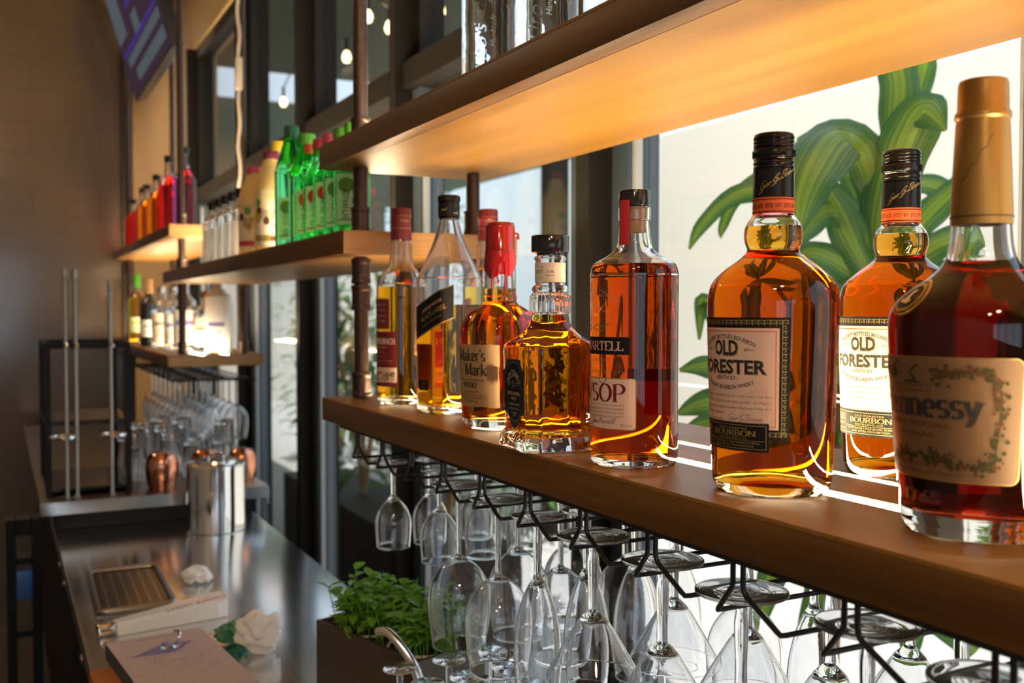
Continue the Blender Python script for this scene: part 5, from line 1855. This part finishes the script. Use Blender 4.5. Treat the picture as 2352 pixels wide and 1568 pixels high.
for R_, mt in ((.050, 'purple_print'), (.042, 'teal_print'), (.030, 'purple_print'), (.020, 'rose_print'), (.064, 'teal_print'), (.078, 'purple_print')):
    for k in range(48):
        if R_ > .06 and k % 3 == 0: continue
        a = 2 * PI * k / 48
        L_.poly([(cu + (R_ + .0014 * math.cos(q_)) * math.cos(a + .02 * math.sin(q_)) , cv + (R_ + .0014 * math.cos(q_)) * math.sin(a + .02 * math.sin(q_))) for q_ in (0, 1.57, 3.14, 4.71)], mt, 0)
L_.line(arc(cu, cv, .036, .036, 0, 360, 40), .0010, 'purple_print', 0).line(arc(cu, cv, .024, .026, 0, 360, 30), .0007, 'teal_print', 0)
L_.poly([(cu - .066, -.098), (cu - .012, -.060), (cu + .044, -.062), (cu + .004, -.104)], 'purple_print', 1)
L_.line(cat_rom([(cu - .01, -.14), (cu + .0, -.146), (cu + .012, -.138)], 4), .0022, 'teal_print', 1)
for k in range(5):
    L_.line(arc(bw * (.12 + .2 * k), -.205, .022, .022, 0, 360, 24), .0006, 'teal_print', 0)
L_.build('cover_print', lambda u, v, off: Vector((u, v, .0257 + off)), t, 0)
# small curved glass piece on the book
t2 = thing('glass_hook', 'small curled clear glass piece lying on the purple diamond of the book', 'ornament', (0, 0, 0))
ca, sa = math.cos(ba), math.sin(ba)
def onbook(u, v, z): return (q0.x + u * ca - v * sa, q0.y + u * sa + v * ca, BZ + .0265 + z)
MB().tube(cat_rom([onbook(cu + .006, -.082, .006), onbook(cu + .014, -.074, .010), onbook(cu + .022, -.062, .012), onbook(cu + .023, -.048, .014), onbook(cu + .018, -.043, .014)], 5), .0026, 10).build('stem', 'clear_glass', t2)
MB().lathe([(0, .0005), (.006, .001), (.0085, .006), (.006, .0105), (0, .012)], 20, c=onbook(cu - .006, -.084, 0)).build('bead', 'clear_glass', t2)
MB().lathe([(0, .0005), (.006, .001), (.0085, .006), (.006, .0105), (0, .012)], 20, c=onbook(cu + .012, -.086, 0)).build('bead', 'clear_glass', t2)


# crumpled paper
def crumple(name, label, loc, R_, seed, mat='paper_white', sq=.75, lo_=0, cup=None):
    bm = bmesh.new()
    bmesh.ops.create_icosphere(bm, subdivisions=3, radius=1)
    r_ = random.Random(int(seed * 10))
    o_ = Vector((seed * 3.1, seed * 1.7, 0))
    for v in bm.verts:
        p = v.co.normalized()
        d = 1 + .38 * noise.noise(p * 1.5 + o_) + .30 * noise.noise(p * 2.6 - o_) + r_.uniform(-.10, .10)
        v.co = Vector((p.x * d * 1.08, p.y * d, p.z * d * sq)) * R_
    mn = min(v.co.z for v in bm.verts)
    for v in bm.verts: v.co.z -= mn
    me = bpy.data.meshes.new(name)
    bm.to_mesh(me); bm.free()
    me.materials.append(MATS[mat])
    o = bpy.data.objects.new(name, me); COL.objects.link(o)
    o.location = loc
    return tag(o, label, 'paper')


p = at_z(598, 1502, CZ)
crumple('crumpled_napkin', 'large crumpled white paper on the counter between book and herb planter', (p.x, p.y, CZ + .0005), .040, 1.3, sq=.8)
p = at_z(452, 1338, CZ)
crumple('crumpled_napkin', 'small white crumpled paper behind the tap handle', (p.x, p.y, CZ + .0005), .029, 4.2, sq=.62)
p = at_z(536, 1478, CZ)
o = crumple('foil_wrapper', 'green lined torn foil wrapper beside the large crumpled paper', (p.x, p.y, CZ + .0005), .027, 7.7, 'green_foil', .75)
tag(o, cat='wrapper')
MB().tube(cat_rom([(-.022, .004, .012), (-.016, .014, .024), (0, .018, .031), (.014, .012, .029), (.021, .002, .020)], 5), [.003] * 21, 8).build('white_edge', 'paper_white', o)

# herb planter
pl_a = math.radians(106.5)
t = thing('herb_planter', 'dark brown planter box of green herbs standing on the counter', 'planter', (.447, 1.56, CZ + .0005), pl_a - PI)
# local x runs along the long side from the far corner towards the camera
b = MB()
LW, WW, HH, th_ = .265, .125, .100, .006
b.box(0, 0, 0, LW, WW, th_).box(0, 0, th_, LW, th_, HH).box(0, WW - th_, th_, LW, WW, HH).box(0, th_, th_, th_, WW - th_, HH).box(LW - th_, th_, th_, LW, WW - th_, HH)
b.build('box', 'planter_brown', t, smooth=0)
MB().box(th_ + .0004, th_ + .0004, th_ + .0004, LW - th_ - .0004, WW - th_ - .0004, HH - .014).build('soil', 'soil', t, smooth=0)
for o in [x for x in COL.objects if x.parent == t]:
    pass


def leaf_mesh(mb, uvs, base, dirv, upv, ln, wd, fold=.25, droop=.5, n=4):
    """one leaf: two strips along a bent midrib"""
    d = dirv.normalized(); s = d.cross(upv)
    if s.length < 1e-4: s = d.cross(Vector((1, 0, 0)))
    s.normalize(); u = s.cross(d).normalized()
    V, uv = [], []
    for i in range(n + 1):
        k = i / n
        w_ = wd * math.sin(PI * min(.97, .06 + k * .92)) ** .8
        c_ = base + d * ln * k + u * (-droop * ln * k * k)
        V += [c_ - s * w_ + u * fold * w_, c_, c_ + s * w_ + u * fold * w_]
    F = []
    for i in range(n):
        a = i * 3
        F += [(a, a + 1, a + 4, a + 3), (a + 1, a + 2, a + 5, a + 4)]
    mb.add(V, F)


for cx_ in (.068, .195):
    rim_ = [(cx_ + .052 * math.cos(a), WW / 2 + .052 * math.sin(a), HH - .008) for a in [2 * PI * i / 28 for i in range(28)]]
    MB().tube(rim_, .0022, 8, closed=True).build('pot_rim', 'frosted_white', t)
rh = random.Random(21)
mb = MB(); st = MB()
for k in range(150):
    x, y = rh.uniform(.015, LW - .010), rh.uniform(.015, WW - .012)
    h = rh.uniform(.045, .085) * (1.25 if rh.random() < .12 else 1)
    lean = Vector((rh.uniform(-.35, .35), rh.uniform(-.5, .35), 1)).normalized()
    p0 = Vector((x, y, HH - .016)); p1 = p0 + lean * h
    st.tube([p0, p0.lerp(p1, .5) + Vector((0, 0, .004)), p1], .0009, 5)
    nl_ = rh.randint(4, 7)
    for j in range(nl_):
        a = rh.uniform(0, 2 * PI)
        q_ = p0.lerp(p1, rh.uniform(.45, 1))
        d_ = Vector((math.cos(a), math.sin(a), rh.uniform(-.1, .8)))
        leaf_mesh(mb, None, q_, d_, Vector((0, 0, 1)), rh.uniform(.016, .028), rh.uniform(.006, .0105), droop=rh.uniform(.1, .6), n=3)
o = mb.build('foliage', 'herb_leaf', t, smooth=60); o['kind'] = 'stuff'
o = st.build('stems', 'herb_leaf', t, smooth=60); o['kind'] = 'stuff'

# curved steel spout and small upturned glasses below the hanging ones
t = thing('steel_spout', 'curved steel spout rising between the herb planter and the small upturned glasses', 'spout', (0, 0, 0))
s0 = at_z(992, 1560, CZ + .12)
d0 = Vector((.490, 1.285, 0))
pth = cat_rom([(.515, 1.262, CZ), (.513, 1.266, CZ + .060), (.507, 1.276, CZ + .100), (.494, 1.293, CZ + .128), (.478, 1.312, CZ + .148), (.466, 1.324, CZ + .147)], 5)
MB().tube(pth, [.0085 - .0030 * i / len(pth) for i in range(len(pth))], 14).build('spout', 'steel', t)
MB().lathe([(0, .0005), (.020, .0005), (.020, .005), (.010, .009), (0, .009)], 24, c=(.515, 1.262, CZ)).build('base', 'steel', t)
CORD = [(.0215, .0003), (.0225, .0012), (.0222, .0030), (.0120, .0055), (.0055, .0100), (.0042, .022), (.0042, .050), (.0060, .057), (.0150, .066), (.0205, .080), (.0220, .098), (.0212, .118)]
g_c = stemware('cordial_glass', '', 'glass', CORD, bowl_i=8)
sp = [(.473, 1.250), (.484, 1.180), (.545, 1.250), (.540, 1.180), (.612, 1.252), (.606, 1.190), (.478, 1.112), (.540, 1.112), (.602, 1.120)]
for k, (x, y) in enumerate(sp):
    o = g_c if k == 0 else g_c.copy()
    if k: COL.objects.link(o)
    o.location = (x, y, CZ + .1195)
    tag(o, 'small stemmed glass upturned on the counter below the rack, %s' % ['farthest by the spout', 'second along the left column', 'far one of the middle column', 'centre one of the middle column', 'far one next to the windows', 'centre one next to the windows', 'nearest of the left column', 'nearest of the middle column', 'nearest one next to the windows'][k], 'glass', 'small upturned glasses on the counter')

# television hung above the far end
t = thing('television', 'large flat television hung high and tilted by the tiled wall', 'television', (.600, 4.55, 2.50))
b = MB().box(0, -.57, 0, .045, .57, .66)
tv = b.build('case', 'tv_case', t, bevel=.004)
sc2 = MB().box(-.0012, -.558, .014, -.0002, .558, .646).build('screen', 'screen', t, smooth=0)
s3 = MB()
for y0, y1, z0, z1, mi2 in [(-.52, .30, .05, .10, 0), (-.52, .42, .13, .17, 0), (-.10, .05, .20, .28, 0), (-.50, .48, .185, .20, 1), (.25, .52, .25, .62, 0), (-.52, .1, .32, .34, 1), (-.45, -.1, .42, .60, 0)]:
    s3.box(-.0016, y0, z0, -.0013, y1, z1, mi2)
s3.build('screen_picture', ['screen_grey', 'screen_blue'], t, smooth=0)
MB().box(.046, -.18, .16, .10, .18, .50).build('bracket', 'black_metal', t, smooth=0)
MB().tube([(.075, 0, .50), (.29, 0, .86)], .02, 12).build('mount_arm', 'black_metal', t)
t.rotation_euler = (0, math.radians(-17), 0)
# ================================================================ the yard outside the windows
struct(MB().box(1.08, -6, .10, 9, 16, .18), 'ground_yard', 'yard_paving', smooth=0)
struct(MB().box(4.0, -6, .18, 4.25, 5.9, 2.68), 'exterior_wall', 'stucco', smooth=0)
struct(MB().box(4.0, 5.901, .18, 4.25, 11.0, 2.68), 'exterior_wall_far', 'shaded_stucco', smooth=0)  # continues the yard wall, shade painted in as a bluish tone
struct(MB().box(1.10, 5.0, 3.30, 3.0, 7.6, 3.42), 'patio_roof', 'patio_ceiling', smooth=0)
b = MB()
for y in (5.05, 7.45):
    b.box(2.85, y, .18, 2.97, y + .12, 3.2995)
struct(b, 'patio_posts', 'bronze_frame', smooth=0)
struct(MB().box(1.1, 14.5, .18, 9, 14.8, 2.5), 'far_building', 'stucco', smooth=0)
struct(MB().box(1.1, 14.4, 2.51, 9, 14.9, 4.5), 'far_facade', 'patio_ceiling', smooth=0)
struct(MB().box(1.42, 3.40, .18, 1.80, 5.6, .58), 'yard_curb', 'brown_trim', smooth=0)
# wall lamp
t = thing('wall_lamp', 'small grey lamp high on the sunlit yard wall', 'lamp', (3.999, 2.72, 2.42))
MB().box(-.06, -.05, -.05, 0, .05, .05).build('housing', 'grey_frame', t, bevel=.008)
MB().box(-.13, -.035, -.075, -.0605, .035, -.03).build('shade', 'grey_frame', t, bevel=.006)

# string lights under the patio roof
bulbs = [(796, 128), (845, 35), (980, 130), (651, 232), (1010, 20), (1120, 60), (700, 60), (895, 60)]
t = thing('string_light', 'string of warm bulbs hanging under the patio roof outside', 'string light', (0, 0, 0))
anchor = []
for px, py in bulbs:
    p = at_x(px, py, 1.9)
    anchor.append(p)
anchor.sort(key=lambda v: v.y)
pts = []
for p in anchor:
    pts.append((p.x, p.y, min(p.z + .10, 3.28)))
MB().tube(cat_rom(pts, 5), .006, 6).build('cord', 'black_plastic', t)
for p in anchor:
    zz = min(p.z, 3.20)
    MB().lathe([(0, -.045), (.018, -.038), (.027, -.015), (.022, .010), (.012, .028), (0, .03)], 16, c=(p.x, p.y, zz)).build('bulb', 'bulb', t)
    MB().tube([(p.x, p.y, zz + .031), (p.x, p.y, min(p.z + .10, 3.28))], .011, 8).build('socket', 'black_plastic', t)


# broad leaved cane plant beside the glass
def at_d(px, py, d):
    return Vector((0, 0, CAMZ)) + ray(px, py) * d


def strap_leaf(pts, widths, d0, dd, parent, facing=None, wav=.20, twist=0.0, n=5):
    """pts: points along the leaf in picture units at depth d0 (+ dd list) ; widths in m"""
    C_ = [at_d(p[0], p[1], d0 + dd[i]) for i, p in enumerate(pts)]
    cc = cat_rom([(*c, w) for c, w in zip(C_, widths)], n)
    V, F, UV = [], [], []
    m_ = len(cc)
    K = 6
    ph = rnd.uniform(0, 6)
    for i, q in enumerate(cc):
        c = Vector(q[:3]); w = max(q[3], .0008)
        a = Vector(cc[max(i - 1, 0)][:3]); b_ = Vector(cc[min(i + 1, m_ - 1)][:3])
        tdir = (b_ - a).normalized()
        view = (Vector((0, 0, CAMZ)) - c).normalized()
        fv = (view + Vector((0, 0, .55)) + (facing or Vector((0, 0, 0)))).normalized()
        s = tdir.cross(fv).normalized()
        u = s.cross(tdir).normalized()
        ang = twist * (i / m_ - .5)
        s2 = s * math.cos(ang) + u * math.sin(ang)
        u2 = u * math.cos(ang) - s * math.sin(ang)
        for k in range(K + 1):
            e = 2 * k / K - 1
            h = -abs(e) ** 1.5 * w * .28 + wav * w * math.sin(i * .8 + ph + (2 if e > 0 else 0)) * abs(e) ** 2
            V.append(c + s2 * (w * e) + u2 * h)
            UV.append((k / K, i / m_ * .1))
    for i in range(m_ - 1):
        for k in range(K):
            a = i * (K + 1) + k
            F.append((a, a + 1, a + K + 2, a + K + 1))
    mb = MB().add(V, F)
    o = mb.build('leaf', 'dracaena_leaf', parent, smooth=80)
    ul = o.data.uv_layers.new(name='UVMap')
    for lp in o.data.loops:
        ul.data[lp.index].uv = UV[lp.vertex_index]
    return o


cx, cy_ = 1.52, 1.42
t = thing('cane_plant', 'tall broad leaved cane plant just outside the right window', 'plant', (0, 0, 0))
D = 1.86
st0 = at_d(1935, 1000, D); st1 = at_d(1985, 600, D)
LV = [
    # the crown behind the bourbon bottles
    ([(2010, 470), (1985, 350), (1925, 308), (1868, 385), (1838, 470), (1836, 545)], [.018, .046, .058, .054, .034, .002], [0, -.03, -.10, -.16, -.19, -.2]),
    ([(1990, 520), (1920, 445), (1800, 428), (1690, 446), (1615, 510), (1583, 572)], [.012, .026, .028, .022, .016, .003], [0, .0, .02, .02, 0, 0]),
    ([(1960, 500), (1850, 415), (1760, 400), (1690, 455), (1660, 520), (1655, 548)], [.010, .022, .020, .016, .010, .001], [.05, .08, .1, .12, .12, .12]),
    ([(2010, 640), (2025, 520), (2048, 410), (2085, 310), (2125, 248), (2172, 300)], [.030, .046, .052, .052, .042, .003], [0, -.02, -.04, -.07, -.11, -.16]),
    ([(2060, 330), (2062, 250), (2066, 190), (2050, 120), (2030, 60)], [.030, .038, .040, .036, .020], [.05, .06, .06, .05, .04]),
    ([(2080, 300), (2100, 220), (2120, 150), (2128, 80)], [.022, .028, .028, .012], [.08, .1, .1, .1]),
    ([(1995, 570), (1960, 500), (1900, 478), (1850, 520), (1826, 575)], [.016, .030, .034, .026, .004], [0, -.03, -.06, -.09, -.11]),
    ([(2000, 560), (1960, 380), (1900, 320), (1830, 320)], [.014, .036, .034, .004], [.04, .08, .1, .12]),
    ([(1990, 650), (1930, 600), (1870, 575), (1830, 590)], [.020, .034, .032, .008], [0, -.04, -.07, -.10]),
    ([(2000, 640), (1960, 560), (1930, 490), (1900, 430)], [.022, .034, .032, .012], [-.02, -.04, -.05, -.05]),
    ([(2000, 620), (2020, 480), (1990, 400), (1960, 360)], [.022, .036, .034, .012], [.02, .03, .03, .02]),
    ([(2030, 640), (2090, 540), (2150, 470), (2215, 420), (2260, 400)], [.020, .030, .032, .026, .008], [0, .0, .0, .0, 0]),
    ([(2030, 660), (2100, 590), (2160, 555), (2230, 540), (2290, 560)], [.020, .034, .034, .028, .006], [0, -.02, -.04, -.04, -.04]),
    ([(2040, 680), (2110, 640), (2180, 630), (2250, 660)], [.018, .034, .032, .006], [0, -.02, -.04, -.06]),
    ([(2050, 430), (2120, 420), (2180, 440), (2220, 500)], [.016, .026, .024, .004], [.05, .06, .06, .06]),
    ([(1990, 600), (1945, 680), (1925, 780), (1915, 880)], [.024, .044, .044, .016], [0, -.06, -.09, -.10]),
    ([(2010, 620), (1975, 720), (1965, 830), (1960, 940)], [.026, .046, .042, .014], [.03, .02, .02, .02]),
    ([(1985, 640), (1930, 640), (1880, 650), (1850, 700)], [.018, .032, .030, .006], [.02, .02, .02, .02]),
    ([(2030, 650), (2060, 720), (2070, 800), (2060, 880)], [.026, .044, .042, .010], [.0, -.02, -.03, -.03]),
    # a lower crown, its leaves reaching out left and down
    ([(1900, 1010), (1780, 900), (1690, 850), (1620, 838), (1560, 850)], [.016, .030, .032, .024, .004], [0, .0, -.02, -.03, -.03]),
    ([(1900, 1020), (1780, 960), (1680, 925), (1610, 925), (1556, 950)], [.016, .034, .036, .028, .004], [0, -.02, -.03, -.04, -.04]),
    ([(1890, 1040), (1780, 1010), (1700, 985), (1620, 970), (1570, 985)], [.016, .030, .030, .022, .004], [.05, .05, .05, .05, .05]),
    ([(1910, 1010), (1930, 920), (1940, 850), (1935, 760)], [.020, .040, .040, .010], [.03, .04, .04, .04]),
    ([(1930, 1020), (1960, 960), (2000, 920), (2050, 930)], [.018, .034, .034, .008], [.02, 0, -.02, -.04]),
    ([(1900, 1000), (1720, 830), (1640, 720), (1612, 690), (1606, 780)], [.008, .018, .020, .018, .003], [.1, .1, .1, .1, .1]),
    ([(1930, 1060), (1990, 1130), (2060, 1230), (2120, 1360), (2240, 1500)], [.020, .040, .048, .050, .020], [0, 0, .0, .02, .02]),
    ([(1920, 1080), (1900, 1200), (1890, 1320), (1840, 1440)], [.020, .036, .040, .010], [.0, .0, .02, .04]),
    ([(1930, 1100), (1990, 1260), (2080, 1400), (2090, 1520)], [.020, .036, .040, .012], [.06, .06, .06, .06]),
    ([(1920, 1090), (1820, 1200), (1770, 1330), (1745, 1450)], [.016, .028, .030, .006], [.06, .06, .06, .06]),
]
for pts, wd, dd in LV:
    strap_leaf(pts, [w * .92 for w in wd], D, dd, t, twist=rnd.uniform(-.5, .5))
MB().tube(cat_rom([tuple(at_d(1985, 640, D + .02)), tuple(at_d(1950, 860, D + .04)), tuple(at_d(1925, 1060, D + .05)), (1.50, 1.50, .55), (1.50, 1.52, .40)], 5), .017, 12).build('cane', 'cardboard', t)
MB().lathe([(0, .181), (.13, .181), (.15, .19), (.18, .42), (.17, .43), (.16, .41), (0, .40)], 28, c=(1.50, 1.52, 0)).build('pot', 'planter_brown', t)
for o in [x for x in COL.objects if x.parent == t and x.name.startswith('pot')]:
    pass


# shrubs along the yard further away
def bush(label, x, y, z, h, r, seed, dens=420):
    t = thing('yard_shrub', label, 'shrub', (x, y, z), 0, 'shrubs in the yard')
    r_ = random.Random(seed)
    mb = MB()
    for k in range(dens):
        a = r_.uniform(0, 2 * PI); q = r_.random() ** .5; zz = r_.uniform(.12, 1)
        rad = r * q * (.55 + .6 * math.sin(PI * min(zz, .95)))
        p = Vector((rad * math.cos(a), rad * math.sin(a), h * zz))
        leaf_mesh(mb, None, p, Vector((math.cos(a), math.sin(a), r_.uniform(-.3, .9))), Vector((0, 0, 1)), r_.uniform(.07, .16), r_.uniform(.015, .035), droop=r_.uniform(.1, .8), n=3)
    o = mb.build('foliage', 'bush_leaf', t, smooth=70); o['kind'] = 'stuff'
    st = MB()
    for k in range(5):
        a = k * 1.3
        st.tube([(0, 0, 0), (r * .2 * math.cos(a), r * .2 * math.sin(a), h * .4), (r * .5 * math.cos(a), r * .5 * math.sin(a), h * .8)], .012, 6)
    st.build('stems', 'cardboard', t)


bush('low green shrub outside the far window, left of the second mullion', 2.85, 5.35, .18, 1.25, .45, 1)
bush('green shrub outside seen between counter and middle shelf', 1.61, 4.75, .5805, .95, .28, 2, 260)
bush('tall shrub against the shaded part of the yard wall', 2.5, 6.4, .18, 2.1, .50, 3)
bush('leafy shrub outside beside the front iron pipe', 1.61, 3.72, .5805, .85, .24, 4, 200)
bush('far shrub at the end of the patio', 2.7, 8.6, .18, 1.9, .60, 5)


# ================================================================ printed details hang from the part they are printed on
ON = {'neck_print': 'neck_band', 'signature': 'neck_sleeve', 'cap_print': 'screw_cap', 'capsule_print': 'capsule', 'screen_picture': 'screen', 'cover_print': 'cover', 'lettering': 'grip', 'raised_year': 'glass_body', 'relief_bird': 'glass_body', 'lid_handle': 'lid', 'switch_box': 'cord'}
LOOK = {'wax_seal': 'dripping red wax', 'cork': 'tan cork', 'stopper_cap': 'black stopper cap', 'stopper': 'dark round stopper', 'screw_cap': 'black screw cap', 'paper_seal': 'red paper neck seal', 'medallion': 'round gold medallion', 'light_strip': 'glowing warm light strip', 'end_grain': 'lighter end grain face', 'front_edge': 'darker front edge', 'neck_band': 'orange neck band', 'ferrule': 'chrome ferrule', 'clip': 'blue clip', 'bright_edge_line': 'pale strip for the bright reflection line'}
LIQ = {'amber_liquid': 'golden amber liquid', 'amber_light': 'light amber liquid', 'amber_rich': 'deep amber liquid', 'cognac_red': 'red orange liquid', 'cognac_deep': 'dark red liquid', 'red_liquid': 'red liquid', 'orange_liquid': 'orange liquid', 'purple_liquid': 'purple liquid', 'yellow_liquid': 'yellow liquid'}
kids = {}
for o in COL.objects:
    if o.parent: kids.setdefault(o.parent, {}).setdefault(o.name.split('.')[0], o)
for o in list(COL.objects):
    if not o.parent or o.type != 'MESH': continue
    nm = o.name.split('.')[0]
    if nm in ON:
        host = kids[o.parent].get(ON[nm])
        if host: o.parent = host
    if nm in LOOK: o['label'] = LOOK[nm]
    if nm == 'liquid' and o.data.materials[0].name in LIQ: o['label'] = LIQ[o.data.materials[0].name]
